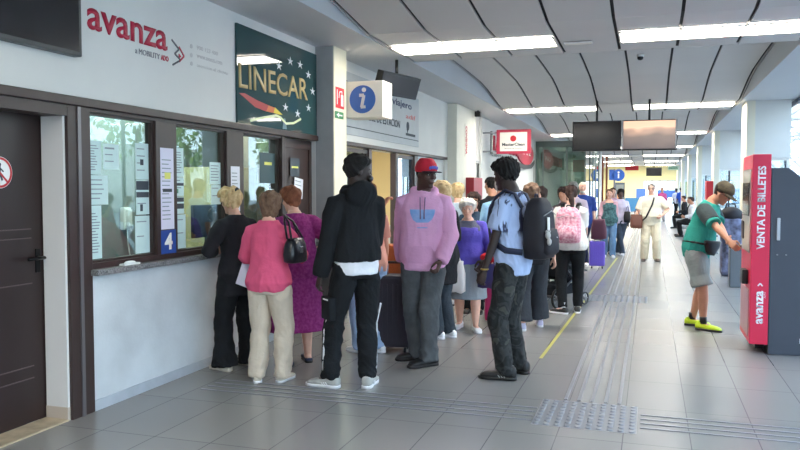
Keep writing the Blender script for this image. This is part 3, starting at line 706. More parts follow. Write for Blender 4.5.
# outside: canopy on lattice trusses, trees and a low building
can = empty('platform_canopy', (0,0,0), label='pale lattice canopy over the bus platforms outside the right-hand glazing', cat='canopy')
MC = mat('canopy_white', (206,210,214), .5)
for k in range(9):
    y = -8+9*k
    m_ = MB(); m_.tube([(5.5,y,4.6),(14,y,5.2)], .06, 8); m_.tube([(5.5,y,5.3),(14,y,5.9)], .06, 8)
    for j in range(8):
        x = 5.5+j*1.06; z = 4.6+j*.075; m_.tube([(x,y,z+.7*(j % 2)),(x+1.06,y,z+.075+.7*((j+1) % 2))], .04, 8)
    m_.tube([(9.5,y,-.13),(9.5,y,5.0)], .12, 10); m_.tube([(9.5,y,2.8),(7.5,y,4.7)], .05, 8); m_.tube([(9.5,y,2.8),(11.5,y,4.9)], .05, 8)
    m_.build('truss', MC, can)
bx('house', mat('render_far', (190,190,186), .7), 30, 40, -20, 60, -.13, 5, label='long low pale building across the bus yard', cat='building')
rr = random.Random(3)
LEAF = mat('leaves', (70,104,40), .7, col2=(150,170,80), vscale=3)
BARK = mat('bark', (80,64,50), .9)
def leaf_tree(x, y, H, label):
    t = empty('tree', (x, y, -.13), label=label, cat='tree', group='trees beyond the bus yard')
    MB().tube([(0,0,0),(.1,.05,H*.35),(.05,0,H*.6)], [.22,.17,.1], 8).build('trunk', BARK, t)
    m_ = MB()
    for k in range(520):
        a = rr.random()*2*PI; b = math.acos(2*rr.random()-1); r = H*.34*(.55+.45*rr.random())
        p = Vector((r*math.sin(b)*math.cos(a), r*math.sin(b)*math.sin(a), H*.66+r*.85*math.cos(b)))
        M_ = Matrix.Translation(p) @ Euler((rr.random()*6, rr.random()*6, rr.random()*6)).to_matrix().to_4x4()
        s_ = .16+.18*rr.random()
        v = [m_.bm.verts.new(M_ @ Vector(q_)) for q_ in ((-s_,0,0),(0,-s_*.5,.03),(s_,0,0),(0,s_*.5,.03))]
        m_.bm.faces.new(v)
    m_.build('crown', LEAF, t)
for k in range(12):
    leaf_tree(19+rr.random()*6, -14+7.5*k, 6.5+rr.random()*2.5, 'leafy green tree in the row beyond the bus yard')

# ---------------------------------------------------------------- floor markings
M_TAC = mat('tactile_steel', (150,151,156), .4, metal=.3)
M_TACB = mat('tactile_base', (128,129,134), .4)
tl = empty('tactile_strip', (0,0,0), label='long run of raised steel guide bars down the middle of the hall', cat='floor marking')
for x in (-.57,-.475,-.38,-.285,-.19):
    m_ = MB(); m_.box(x-.013,x+.013,5.66,10.85,.0005,.006,.002); m_.box(x-.013,x+.013,11.6,54,.0005,.006,.002); m_.build('guide_bar', M_TAC, tl)
tl = empty('tactile_strip', (0,0,0), label='raised guide bars crossing the floor to the left of the dotted tiles', cat='floor marking')
for y in (5.08,5.18,5.28,5.38): MB().box(-3.3,-.74,y-.011,y+.011,.0005,.005,.002).build('guide_bar', M_TACB if False else mat('tactile_left',(136,137,142),.4,metal=.2), tl)
tl = empty('tactile_strip', (0,0,0), label='raised guide bars crossing the floor to the right of the dotted tiles', cat='floor marking')
for y in (5.13,5.23,5.33,5.43): MB().box(-.04,2.5,y-.011,y+.011,.0005,.005,.002).build('guide_bar', mat('tactile_left'), tl)
def dots(x0, x1, y0, y1, nx, ny, label):
    t = empty('tactile_dots', ((x0+x1)/2, (y0+y1)/2, 0), label=label, cat='floor marking')
    hx, hy = (x1-x0)/2, (y1-y0)/2
    MB().box(-hx-.03, hx+.03, -hy-.03, hy+.03, .0003, .0012).build('base_plate', mat('tactile_plate', (140,139,140), .35), t)
    bm = bmesh.new(); bmesh.ops.create_cone(bm, cap_ends=True, segments=12, radius1=.021, radius2=.015, depth=.006)
    me = bpy.data.meshes.new('stud'); bm.to_mesh(me); bm.free(); me.materials.append(M_TAC)
    for a in range(nx):
        for b in range(ny):
            o = bpy.data.objects.new('stud', me); C.objects.link(o); o.parent = t; o.location = (-hx+2*hx*a/(nx-1), -hy+2*hy*b/(ny-1), .0042)
dots(-.70, -.09, 5.02, 5.60, 10, 9, 'square of raised round studs where the guide strips cross, near front')
dots(-.92, -.04, 10.92, 11.50, 12, 8, 'band of raised round studs across the guide strip further down the hall')
m_ = MB(); m_.prism([(-.95,7.0),(-.92,7.0),(-.67,18),(-.71,18)], lambda u, v, d: Vector((u, v, d)), .0006, .0016)
m_.build('yellow_line', mat('line_yellow', (178,172,84), .6), label='worn yellow queue line on the floor beside the queue', cat='floor marking')

# ---------------------------------------------------------------- ticket machine
M_KRED = mat('kiosk_red', (222,40,78), .35); M_KGR = mat('kiosk_grey', (66,72,84), .45, var=.02)
t = empty('ticket_machine', (0,0,0), label='red and dark grey ticket vending machine at the right edge', cat='ticket machine')
MB().box(.915, 1.075, 7.84, 8.62, .09, 1.885, .006).build('red_surround', M_KRED, t)
side = [(1.08,.0),(1.95,.0),(1.95,1.42),(1.38,1.62),(1.22,1.75),(1.08,1.75)]
m_ = MB(); m_.prism(side, lambda u, v, d: Vector((u, d, v+.005)), 7.84, 8.60); m_.build('grey_body', M_KGR, t)
MB().box(1.0, 1.079, 8.12, 8.55, .0, .06).build('plinth', M_BLACK, t)
fk = onF(7.84)
MKW = mat('kiosk_white', (244,238,242), .4)
vt = lambda u, v, d=0: Vector((1.03-v, 7.84-d, u))
text('white_lettering', 'VENTA DE BILLETES', vt, .99, .0, .785, .070, MKW, t, bold=.03, depth=.002)
text('logo_lettering', 'avanza', vt, .285, .0, .315, .062, MKW, t, bold=.03, depth=.002)
text('sub_lettering', 'ADO', vt, .53, -.018, .06, .014, MKW, t, depth=.002)
m_ = MB(); quadline(m_, fk, [(.98,.645),(1.0,.67),(1.02,.645)], .012, .001, .003); m_.build('chevron', MKW, t)
MB().box(1.13, 1.16, 7.825, 7.84, 1.08, 1.29, .006).build('handle', mat('handle_pale', (186,190,196), .35), t)
m_ = MB()
for x in (1.16, 1.235): m_.cyl((x-.02,7.842,.945),(x-.02,7.83,.945),.007)
m_.build('rivet', M_METAL, t)
MB().box(1.345,1.38,7.832,7.84,.12,.165).build('label_plate', M_WHITE, t)
# front (faces the customer)
MB().box(.908,.9155, 7.92,8.54,.95,1.75).build('screen_panel', mat('kiosk_screen', (196,188,180), .2), t)
MB().box(.900,.9075, 7.98,8.48,1.30,1.62).build('touch_screen', mat('kiosk_dark', (50,46,54), .15), t)
MB().box(.86,.914, 8.0,8.2,.64,.78,.01).build('ticket_tray', M_BLACK, t)
MB().box(.895,.9075, 8.36,8.50,1.06,1.24,.004).build('keypad', mat('keypad', (70,60,64), .4), t)
MB().box(.908,.9155, 7.92,8.54,.15,.6).build('lower_panel', mat('panel_pink', (196,150,160), .4), t)

# red box on the fin, bin, bench with bags
bx('fire_hose_box', M_RED, 1.50, 1.675, 22.9, 23.5, 1.0, 1.80, bev=.01, label='red hose box fixed on the second cream post on the right', cat='hose cabinet')
t = empty('litter_bin', (1.31, 13.2, 0), label='slim grey litter bin behind the ticket machine', cat='bin')
MB().box(-.09,.09,-.12,.12,.0,.62,.02).build('bin_body', mat('bin_grey', (96,104,112), .4), t); MB().box(-.10,.10,-.13,.13,.62,.68,.015).build('bin_lid', M_BLACK, t)
def bench(x, y, label):
    t = empty('waiting_bench', (x, y, 0), label=label, cat='bench')
    for k in range(3):
        s_ = MB().box(-.22,.22,-.75+k*.52,-.29+k*.52,.42,.46,.015).build('seat', mat('seat_blue', (70,84,110), .4), t)
        MB().box(.2,.24,-.75+k*.52,-.29+k*.52,.5,.85,.015).build('backrest', mat('seat_blue'), t)
    MB().box(-.03,.03,-.8,.8,.38,.42).build('beam', M_METAL, t)
    for yy_ in (-.6,.6): MB().box(-.02,.02,yy_-.03,yy_+.03,.04,.39).box(-.25,.25,yy_-.03,yy_+.03,.0,.04).build('leg', M_METAL, t)
bench(1.45, 27.0, 'row of blue seats by the third cream post'); bench(1.45, 33.0, 'row of blue seats with seated travellers'); bench(1.35, 20.5, 'row of blue seats behind the man in the green shirt')
t = empty('luggage_pile', (1.40, 14.9, 0), label='dark travel bag with blue and white print standing behind the man in green', cat='bag')
MB().box(-.17,.17,-.2,.2,.0,1.05,.08).build('bag_body', mat('bag_dark', (50,50,64), .7, col2=(130,136,170), vscale=7), t)
MB().ball((0,0,1.10),(.20,.2,.15)).build('top_flap', mat('bag_black', (30,28,34), .7), t)
MB().tube([(-.1,0,1.2),(-.08,0,1.3),(.06,0,1.3),(.08,0,1.2)], .015).build('handle', M_BLACK, t)
# ---------------------------------------------------------------- people
VL = bpy.context.view_layer
def ev(ob, name):
    VL.update(); dg = bpy.context.evaluated_depsgraph_get()
    me = bpy.data.meshes.new_from_object(ob.evaluated_get(dg)); me.name = name
    return me
def fuse(bm, name, vox, smooth=4, fac=.5):
    bmesh.ops.recalc_face_normals(bm, faces=bm.faces[:])
    me = bpy.data.meshes.new(name+'_tmp'); bm.to_mesh(me); bm.free()
    ob = bpy.data.objects.new('tmp', me); C.objects.link(ob)
    r = ob.modifiers.new('r', 'REMESH'); r.mode = 'VOXEL'; r.voxel_size = vox; r.adaptivity = 0
    if smooth:
        s_ = ob.modifiers.new('s', 'SMOOTH'); s_.iterations = smooth; s_.factor = fac
    out = ev(ob, name); bpy.data.objects.remove(ob); bpy.data.meshes.remove(me)
    out.materials.clear()
    return out
def co_of(me):
    a = np.empty(len(me.vertices)*3, np.float32); me.vertices.foreach_get('co', a); return a.reshape(-1, 3)
def no_of(me):
    a = np.empty(len(me.vertices)*3, np.float32); me.vertices.foreach_get('normal', a); return a.reshape(-1, 3)
def snoise(p, sc, seed, n=7, stretch=(1,1,1)):
    r = np.random.RandomState(seed); o = np.zeros(len(p), np.float32); q = p*np.array(stretch)*sc
    q = q+.35*np.sin(q[:, [1,2,0]]*1.7+r.rand(3)*6)
    for k in range(n):
        d = r.randn(3); d /= np.linalg.norm(d); f = .7+1.3*r.rand()
        o += np.sin(q@(d*f*2*PI)+r.rand()*6.28)
    return o/n**.5
def wrinkle(me, amp, sc, seed, stretch=(1,1,.45), joints=()):
    p = co_of(me); n = no_of(me)
    v = snoise(p, sc, seed, stretch=stretch)
    v = 1-np.abs(np.clip(v, -1.5, 1.5))          # ridged folds
    w_ = np.full(len(p), .45, np.float32)
    for (c, r) in joints: w_ += 1.0*np.exp(-((p-np.array(c))**2).sum(1)/(r*r))
    v = v+.35*(1-np.abs(np.clip(snoise(p, sc*2.3, seed+3, stretch=stretch), -1.5, 1.5)))
    p = p+n*(amp*v*np.minimum(w_, 1.4))[:, None]
    me.vertices.foreach_set('co', p.astype(np.float32).ravel()); me.update()
def rot_to(d, up=Vector((0,0,1))):
    """matrix whose Z is d and X is near up x d"""
    z = d.normalized(); x = up.cross(z)
    if x.length < 1e-4: x = Vector((1,0,0))
    x.normalize(); y = z.cross(x)
    return Matrix((x, y, z)).transposed()
def ell(c, rx, ry, M, n=20, pw=2.0):
    out = []
    for k in range(n):
        a = 2*PI*k/n; ca, sa = math.cos(a), math.sin(a)
        e = 2/pw
        out.append(c+M@Vector((rx*math.copysign(abs(ca)**e, ca), ry*math.copysign(abs(sa)**e, sa), 0)))
    return out
def ik(a, b, l1, l2, pole):
    d = b-a; L = min(d.length, (l1+l2)*.999); dn = d.normalized()
    x = (l1*l1-l2*l2+L*L)/(2*L); h = math.sqrt(max(0, l1*l1-x*x))
    p = pole-dn*pole.dot(dn); p = p.normalized() if p.length > 1e-5 else dn.orthogonal()
    return a+dn*x+p*h, a+dn*L
HEAD = [(0,.30,.60,.05),(.06,.46,.78,.0),(.14,.60,.84,.25),(.25,.72,.87,.62),(.38,.82,.90,.80),(.5,.90,.87,.92),(.62,.96,.90,1.0),(.75,.97,.93,1.0),(.86,.84,.80,.90),(.95,.56,.50,.62),(1.0,.2,.15,.24)]
def head_at(t):
    t = min(max(t, 0), 1)
    for (t0, *a), (t1, *b) in zip(HEAD[:-1], HEAD[1:]):
        if t <= t1:
            f = (t-t0)/(t1-t0); return [x+(y-x)*f for x, y in zip(a, b)]
    return HEAD[-1][1:]
def headpt(ang, t, hw, hd, hh, off=0.):
    """ang 0 = +X (right), 90 = front"""
    w_, f_, b_ = head_at(t); ca, sa = math.cos(ang), math.sin(ang)
    yy_ = (f_ if sa > 0 else b_)*hd
    return Vector(((w_*hw+off)*ca, (yy_+off)*sa, (t-.5)*hh+off*(max(0, t-.5)*1.6)))

SKIN = {k: mat('skin_'+k, c, .5, var=.05, vscale=14, bump=.05, bscale=120) for k, c in dict(fair=(222,172,150), tan=(196,140,112), dark=(74,50,42), black=(52,38,34), pale=(232,190,172)).items()}
M_EYEW = mat('eye_white', (225,220,215), .3); M_EYED = mat('eye_dark', (30,24,22), .2)

class Person: pass
def person(label, H, feet, face, skin='fair', vox=.008, sex='m', lean=0., side=0., twist=0., zdrop=0., hipoff=(0,0), heady=0., headp=0., headr=0.,
           hands=(None, None), curl=(.5,.5), poles=(None, None), kneepole=(None, None), top=None, under=None, bottom=None, shoes=None, hair=None, build=1., belly=0., group=None, toes=(None,None), footlift=(0,0), cat='person', seat=None, pole_h=None, handdir=(None,None), face_detail=False):
    """feet: world (x, y) of right and left foot; face: world facing angle (0 looks along +Y); hands: world points"""
    P = Person(); P.H = H
    (rx_, ry_), (lx, ly) = feet
    ox, oy = (rx_+lx)/2, (ry_+ly)/2
    root = empty('person', (ox, oy, 0), face, label=label, cat=cat, group=group); P.root = root
    Wm = Matrix.Translation((ox, oy, 0)) @ Matrix.Rotation(face, 4, 'Z'); Wi = Wm.inverted()
    P.W = Wm
    fem = sex == 'f'
    B = build
    zp = .535*H-zdrop if seat is None else seat
    pel = Vector((hipoff[0], hipoff[1], zp))
    # spine
    def spine(z):          # z in H units above the pelvis
        n = 12; c = pel.copy(); M_ = Matrix.Identity(3)
        if z <= 0: 
            M_ = Euler((-lean*.25, side*.2, 0)).to_matrix(); return c+M_@Vector((0,0,z*H)), M_
        for k in range(n):
            f = (k+.5)/n*z; s_ = min(1, f/.22)
            M_ = Euler((-lean*(.25+.75*s_), side*(.2+.8*s_), twist*s_)).to_matrix()
            c = c+M_@Vector((0, 0, z*H/n))
        return c, M_
    if fem: TOR = [(-.055,.055,.05,0),(-.03,.092,.062,-.008),(.0,.098,.067,-.008),(.04,.09,.062,-.003),(.10,.073,.052,.0),(.15,.075,.055,.006),(.20,.086,.066,.014),(.24,.084,.064,.01),(.27,.080,.052,.002),(.295,.058,.042,-.003),(.312,.040,.036,-.002),(.335,.031,.031,0)]
    else: TOR = [(-.055,.05,.048,0),(-.03,.082,.058,-.004),(.0,.088,.06,-.004),(.05,.084,.057,.0),(.10,.080,.054,.0),(.16,.086,.059,.004),(.22,.098,.064,.006),(.255,.095,.060,.002),(.278,.086,.052,-.002),(.298,.064,.044,-.004),(.315,.044,.038,-.003),(.335,.035,.035,0)]
    def torso(bm_, off, z0=-1, z1=1, loose=0., hemflare=0.):
        rings = []
        zs = [z for z, *_ in TOR if z0 < z < z1]
        if z0 > -1: zs = [z0]+zs
        if z1 < 1: zs = zs+[z1]
        for z in zs:
            a = np.interp(z, [t[0] for t in TOR], [t[1] for t in TOR]); b = np.interp(z, [t[0] for t in TOR], [t[2] for t in TOR]); y = np.interp(z, [t[0] for t in TOR], [t[3] for t in TOR])
            if z < -.03 and z0 > -1: a = max(a, TOR[1][1]); b = max(b, TOR[1][2])
            be = belly*math.exp(-((z-.07)/.07)**2)
            lo = loose*math.exp(-((z-.06)/.10)**2)+hemflare*max(0, .1-z)*3
            c, M_ = spine(z)
            c = c+M_@Vector((0, (y+be*.5)*H, 0))
            rings.append(ell(c, (a*B+be*.3)*H+off+lo, (b*B+be*.5)*H+off+lo, M_, 28, 2.25))
        bm_.loft(rings)
    # shoulders, head
    shw = (.088 if fem else .099)*B**.6*H
    cS, MS = spine(.262)
    sh = [cS+MS@Vector((shw, -.004*H, 0)), cS+MS@Vector((-shw, -.004*H, 0))]
    P.sh = sh; P.MS = MS; P.spine = spine
    cN, _ = spine(.325)
    hh = .132*H if H > 1.55 else .14*H; hw = .062*H*.66*1.12 if True else 0; hw = hh*.335; hd = hh*.43
    MH = Euler((0, 0, twist+heady)).to_matrix() @ Euler((-headp, headr, 0)).to_matrix()
    MH = Euler((-lean*.35, 0, 0)).to_matrix() @ MH
    neck_up = MS@Vector((0, .010*H, .026*H))
    cH = cN+neck_up+MH@Vector((0, .016*H, .050*H))
    P.cH, P.MH, P.hh, P.hw, P.hd = cH, MH, hh, hw, hd
    HT = lambda p: cH+MH@Vector(p)
    P.HT = HT
    # legs
    hipw = .052*H*(1.05 if fem else 1)
    cP, MP = spine(-.001)
    legs = []
    for i, sgn in ((0, 1), (1, -1)):
        f = Wi @ Vector((feet[i][0], feet[i][1], footlift[i]))
        hip = cP+MP@Vector((sgn*hipw, 0, -.02*H))
        ank = f+Vector((0, 0, .045*H))
        ta = toes[i]
        tl_ = (0.12*-sgn) if ta is None else ta-face
        fd = Vector((-math.sin(tl_), math.cos(tl_), 0))
        ank -= fd*.035*H*0
        kp = Vector((0, 1, 0)) if kneepole[i] is None else Vector(kneepole[i])
        if kneepole[i] is None: kp = (Vector((0,1,0))+fd).normalized()
        k, a2 = ik(hip, ank, .245*H, .232*H, kp)
        legs.append((hip, k, ank, fd, f))
    P.legs = legs
    # arms
    arms = []
    for i, sgn in ((0, 1), (1, -1)):
        if hands[i] is None: hp = sh[i]+Vector((sgn*.03*H, .02*H, -.309*H))
        else: hp = Wi @ Vector(hands[i])
        po = Vector((sgn*.5, -1, -.3)) if poles[i] is None else Vector(poles[i])
        e, wr = ik(sh[i], hp, .165*H, .148*H, po)
        arms.append((sh[i], e, wr))
    P.arms = arms
    # ---------------- body
    b = MB(); torso(b, 0)
    rN = .032*H*(.92 if fem else 1.1)
    b.tube([spine(.30)[0], cN+Vector((0,0,.01*H)), HT((0, -.22*hd, -.30*hh)), HT((0,-.2*hd,-.1*hh))], [rN*1.25, rN, rN*.98, rN], 18)
    b.loft([[HT(headpt(2*PI*k/24, t, hw, hd, hh)) for k in range(24)] for t in (0,.03,.06,.14,.25,.38,.5,.62,.75,.82,.88,.93,.97,1.0)])
    MH4 = MH.to_4x4()
    def HB(p, r, rx=0): b.ball(HT(p), r, MH4 @ Matrix.Rotation(rx, 4, 'X'), 12)
    HB((0, hd*.93, -.05*hh), (hw*.17, hd*.19, hh*.10), .25)      # nose
    HB((0, hd*1.02, -.10*hh), (hw*.22, hd*.12, hh*.040))
    HB((0, hd*.86, -.235*hh), (hw*.34, hd*.08, hh*.022)); HB((0, hd*.85, -.275*hh), (hw*.30, hd*.08, hh*.024))  # lips
    HB((0, hd*.66, -.42*hh), (hw*.36, hd*.22, hh*.08))            # chin
    HB((0, hd*.82, .085*hh), (hw*.62, hd*.10, hh*.035))           # brow
    for s_ in (1, -1):
        HB((s_*hw*.95, -.08*hd, -.03*hh), (hw*.13, hd*.17, hh*.12), -.15)
        HB((s_*hw*.48, hd*.62, -.08*hh), (hw*.3, hd*.22, hh*.10))
    for (s0, e, wr), sgn in zip(arms, (1, -1)):
        b.tube([s0-MS@Vector((sgn*.03*H,0,0)), s0, s0.lerp(e,.35), s0.lerp(e,.8), e, e.lerp(wr,.25), e.lerp(wr,.7), wr], [.03*H*B,.031*H*B,.028*H*B,.023*H*B,.022*H*B,.023*H*B,.017*H*B,.0145*H], 14)
    for hip, k, a_, fd, f in legs:
        b.tube([hip+Vector((0,0,.02*H)), hip.lerp(k,.25), hip.lerp(k,.7), k, k.lerp(a_,.3), k.lerp(a_,.7), a_-Vector((0,0,.005*H)), a_-Vector((0,0,.02*H))], [.05*H*B,.049*H*B,.037*H*B,.031*H*B,.033*H*B,.024*H*B,.020*H,.02*H], 16)
        M_ = Matrix((fd.cross(Vector((0,0,1))), fd, Vector((0,0,1)))).transposed()
        g0 = Vector((f.x, f.y, f.z)); R_ = lambda y, z, rx, rz: [g0+M_@Vector((rx*math.cos(q_), y, z+rz*math.sin(q_))) for q_ in [2*PI*j/12 for j in range(12)]]
        b.loft([R_(-.032*H,.022*H,.012*H,.014*H), R_(-.02*H,.026*H,.018*H,.022*H), R_(.02*H,.027*H,.021*H,.022*H), R_(.07*H,.019*H,.026*H,.013*H), R_(.10*H,.014*H,.018*H,.008*H)])
    # hands: palm, four fingers of different length and a thumb
    for i, ((s0, e, wr), sgn) in enumerate(zip(arms, (1, -1))):
        d = (wr-e).normalized() if handdir[i] is None else (Wi.to_3x3()@Vector(handdir[i])).normalized()
        inn = Vector((-sgn, 0, 0)); inn = inn-d*inn.dot(d)
        if inn.length < .2: inn = Vector((0, 0, -1))-d*d.dot(Vector((0, 0, -1)))
        inn.normalize(); fw = d.cross(inn)*(1 if True else 1)
        if fw.dot(Vector((0,1,0))) < 0 and abs(fw.y) > .1: fw = -fw
        S = .108*H/.19
        def hp_(a, b_, c): return wr+d*(a*S)+fw*(b_*S)+inn*(c*S)
        b.loft([[hp_(a, rb*math.cos(q_)+ob, rc*math.sin(q_)) for q_ in [2*PI*j/14 for j in range(14)]] for a, rb, rc, ob in ((-.012,.026,.020,0),(.02,.034,.018,0),(.055,.042,.016,0),(.09,.041,.014,0),(.098,.034,.010,0))])
        cu = curl[i]
        for q_, (ob, ln) in enumerate(((.030,.070),(.010,.080),(-.010,.074),(-.029,.058))):
            p_ = hp_(.085, ob, 0); an = .15+cu*.25; pts = [hp_(.06, ob, 0), p_]; dd = 0
            for seg, fr in enumerate((.45,.32,.23)):
                dd += (.15+cu*[.9,1.15,.8][seg]); p_ = p_+(d*math.cos(dd)+inn*math.sin(dd))*ln*fr*S; pts.append(p_)
            b.tube(pts, [.0092*S*1.0,.0098*S,.0088*S,.0080*S,.0065*S], 8)
        t0 = hp_(.02, .026, .004); t1 = hp_(.045, .052, .016+.01*cu); t2 = hp_(.072, .058-.02*cu, .03+.015*cu); t3 = hp_(.092, .055-.03*cu, .038+.02*cu)
        b.tube([t0, t1, t2, t3], [.013*S,.0125*S,.0105*S,.008*S], 8)
    me = fuse(b.bm, 'body', vox, 3 if vox < .01 else 2)
    # eye sockets
    p = co_of(me)
    for s_ in (1, -1):
        c = np.array(HT((s_*hw*.40, hd*.90, .02*hh))); n_ = np.array(MH@Vector((0,1,0)))
        g_ = np.exp(-((p-c)**2).sum(1)/(hh*.075)**2); p = p-n_[None, :]*(g_*hh*.035)[:, None]
    me.vertices.foreach_set('co', p.astype(np.float32).ravel()); me.update()
    P.body = link_mesh('body', me, SKIN[skin], root, True)
    if face_detail:
        for s_ in (1, -1):
            e_ = MB().ball(HT((s_*hw*.40, hd*.80, .02*hh)), (hw*.16, hd*.07, hh*.022), MH4, 12).build('eye', M_EYEW, root, True)
            MB().ball(HT((s_*hw*.40, hd*.865, .02*hh)), (hw*.085, hd*.02, hh*.021), MH4, 10).build('iris', M_EYED, e_, True)
            MB().tube([HT((s_*hw*.20, hd*.93, .095*hh)), HT((s_*hw*.42, hd*.92, .115*hh)), HT((s_*hw*.66, hd*.78, .09*hh))], hh*.013, 6).build('eyebrow', hair[1] if hair else M_EYED, root, True)
        MB().tube([HT((-hw*.32, hd*.88, -.255*hh)), HT((0, hd*.955, -.250*hh)), HT((hw*.32, hd*.88, -.255*hh))], [hh*.008,hh*.016,hh*.008], 8).build('mouth', mat('lips_'+skin, {'dark':(104,62,58),'black':(90,56,52)}.get(skin,(188,108,100)), .5), root, True)
    jo = [(tuple(a[1]), .07) for a in arms]+[(tuple(l[1]), .08) for l in legs]+[(tuple(pel), .12)]
    sd = int(H*1000+ox*77) % 9973
    # ---------------- clothes
    def garment(kind, g):
        """top: mat, hem, sleeve (0..1 of the arm), off, loose, neck"""
        bm_ = MB(); off = g.get('off', .012)
        torso(bm_, off, z0=g.get('hem', -.02)-.02, z1=g.get('neck', .318), loose=g.get('loose', .015), hemflare=g.get('flare', 0))
        sl = g.get('sleeve', 1.)
        for i, ((s0, e, wr), sgn) in enumerate(zip(arms, (1, -1))):
            if sl <= 0: continue
            so = g.get('soff', off); pts = [s0-MS@Vector((sgn*.045*H,0,-.012*H)), s0+MS@Vector((0,0,-.002*H)), s0.lerp(e,.3)]; rr_ = [.024*H*B+so, .032*H*B+so, .032*H*B+so*1.1]
            if sl <= .5: pts.append(s0.lerp(e, sl*2)); rr_.append(.029*H*B+so*1.25)
            else:
                pts += [s0.lerp(e,.8), e]; rr_ += [.026*H*B+so, .025*H*B+so]
                f_ = (sl-.5)*2; pts += [e.lerp(wr, f_*.3), e.lerp(wr, f_*.75), e.lerp(wr, f_)]; rr_ += [.025*H*B+so, .021*H*B+so*1.1, (.0175*H+so*g.get('cuff', .9))]
            bm_.tube(pts, rr_, 16)
        if g.get('hood'):
            cc, mm = spine(.30)
            pts = [cc+mm@Vector((.052*H*math.cos(q_), (-.01+.052*math.sin(q_))*H, (.022-.035*max(0, math.sin(q_)))*H)) for q_ in [2*PI*j/18 for j in range(19)]]
            bm_.tube(pts, .02*H, 10)
            bm_.ball(cc+mm@Vector((0,-.062*H,-.0*H)), (.07*H,.032*H,.06*H), mm.to_4x4()@Matrix.Rotation(.25,4,'X'), 16)
        if g.get('collar'):
            cc, mm = spine(.31)
            bm_.tube([cc+mm@Vector((.04*H*math.cos(q_), .04*H*math.sin(q_), -.012*H*math.sin(q_))) for q_ in [2*PI*j/14 for j in range(15)]], .012*H, 8)
        m_ = fuse(bm_.bm, g.get('name', 'shirt'), vox*1.1, 3)
        wrinkle(m_, 1.7*g.get('wr', .006), g.get('ws', 4.5), sd+len(kind), joints=jo)
        return link_mesh(g.get('name', 'shirt'), m_, g['mat'], root, True)
    def trousers(g):
        bm_ = MB(); off = g.get('off', .012); torso(bm_, off*.6, z0=None or -.056, z1=g.get('waist', .05))
        ln = g.get('len', 1.); fl = g.get('flare', 0.)
        for hip, k, a_, fd, f in legs:
            pts = [hip+Vector((0,0,.02*H)), hip.lerp(k,.2), hip.lerp(k,.65)]; rr_ = [.05*H*B+off*.7, .051*H*B+off, .042*H*B+off]
            if ln <= .5:
                pts.append(hip.lerp(k, ln*2)); rr_.append(.042*H*B+off*1.6)
            else:
                q_ = (ln-.5)*2; e_ = k.lerp(a_+Vector((0,0,-.018*H)), q_)
                pts += [k, k.lerp(e_,.35), k.lerp(e_,.75), e_]; rr_ += [.036*H*B+off, .036*H*B+off, .030*H*B+off+fl*.5, .026*H*B+off*g.get('cuff', 1.)+fl]
            bm_.tube(pts, rr_, 18)
        m_ = fuse(bm_.bm, g.get('name', 'trousers'), vox*1.1, 3)
        wrinkle(m_, 1.5*g.get('wr', .007), g.get('ws', 4.0), sd+5, joints=jo+[(tuple(l[2]), .12) for l in legs], stretch=(1,1,.7))
        return link_mesh(g.get('name', 'trousers'), m_, g['mat'], root, True)
    def skirt(g):
        bm_ = MB(); rings = []; off = g.get('off', .012); z1 = g.get('waist', .08); z0 = g['hem']; fl = g.get('flare', .03)
        for j in range(9):
            z = z1+(z0-z1)*j/8
            zz = max(z, -.03)
            a = np.interp(zz, [t[0] for t in TOR], [t[1] for t in TOR])*B*H+off; b_ = np.interp(zz, [t[0] for t in TOR], [t[2] for t in TOR])*B*H+off+belly*.3*H
            e_ = fl*max(0, -z)/.3
            c, M_ = spine(z)
            if z < -.0:
                mid = (legs[0][1]+legs[1][1])/2; q_ = min(1, -z/.23); c = c.lerp(Vector((mid.x, mid.y, c.z)), q_*.6)
            rings.append(ell(c, a+e_, b_+e_, M_, 32, 2.1))
        bm_.loft(rings); m_ = fuse(bm_.bm, g.get('name', 'skirt'), vox*1.1, 2)
        wrinkle(m_, g.get('wr', .008), 5, sd+9, stretch=(1,1,.15))
        return link_mesh(g.get('name', 'skirt'), m_, g['mat'], root, True)
    if bottom:
        P.bottom = skirt(bottom) if bottom.get('kind') == 'skirt' else trousers(bottom)
    if under: P.under = garment('under', under)
    if top: P.top = garment('top', top)
    # ---------------- shoes
    if shoes:
        for (hip, k, a_, fd, f) in legs:
            M_ = Matrix((fd.cross(Vector((0,0,1))), fd, Vector((0,0,1)))).transposed(); S = .155*H*shoes.get('size', 1.)
            tilt = Matrix.Rotation(-shoes.get('tilt', 0.) if f.z > .02 else 0, 3, 'X')
            g0 = Vector((f.x, f.y, f.z))-fd*.0
            T = lambda x, y, z: g0+M_@(tilt@Vector((x*S, (y-.28)*S, z*S)))
            def ring(y, w_, z0, z1):
                zc, rz = (z0+z1)/2, (z1-z0)/2
                return [T(w_*math.copysign(abs(math.cos(q_))**.8, math.cos(q_)), y, zc+rz*math.copysign(abs(math.sin(q_))**.75, math.sin(q_))) for q_ in [2*PI*j/18 for j in range(18)]]
            hi = shoes.get('high', .30)
            up = MB(); up.loft([ring(0.0,.10,.07,hi*.85), ring(.04,.135,.05,hi), ring(.14,.15,.045,hi), ring(.30,.15,.045,hi*.95), ring(.44,.155,.045,.25), ring(.60,.178,.045,.235), ring(.78,.185,.045,.205), ring(.92,.155,.05,.165), ring(1.0,.07,.055,.09)])
            if hi > .2: up.tube([T(0,.18,hi*.6), T(0,.18,hi+.03)], .13*S, 14)
            u_ = up.build('shoe', shoes['mat'], root, True)
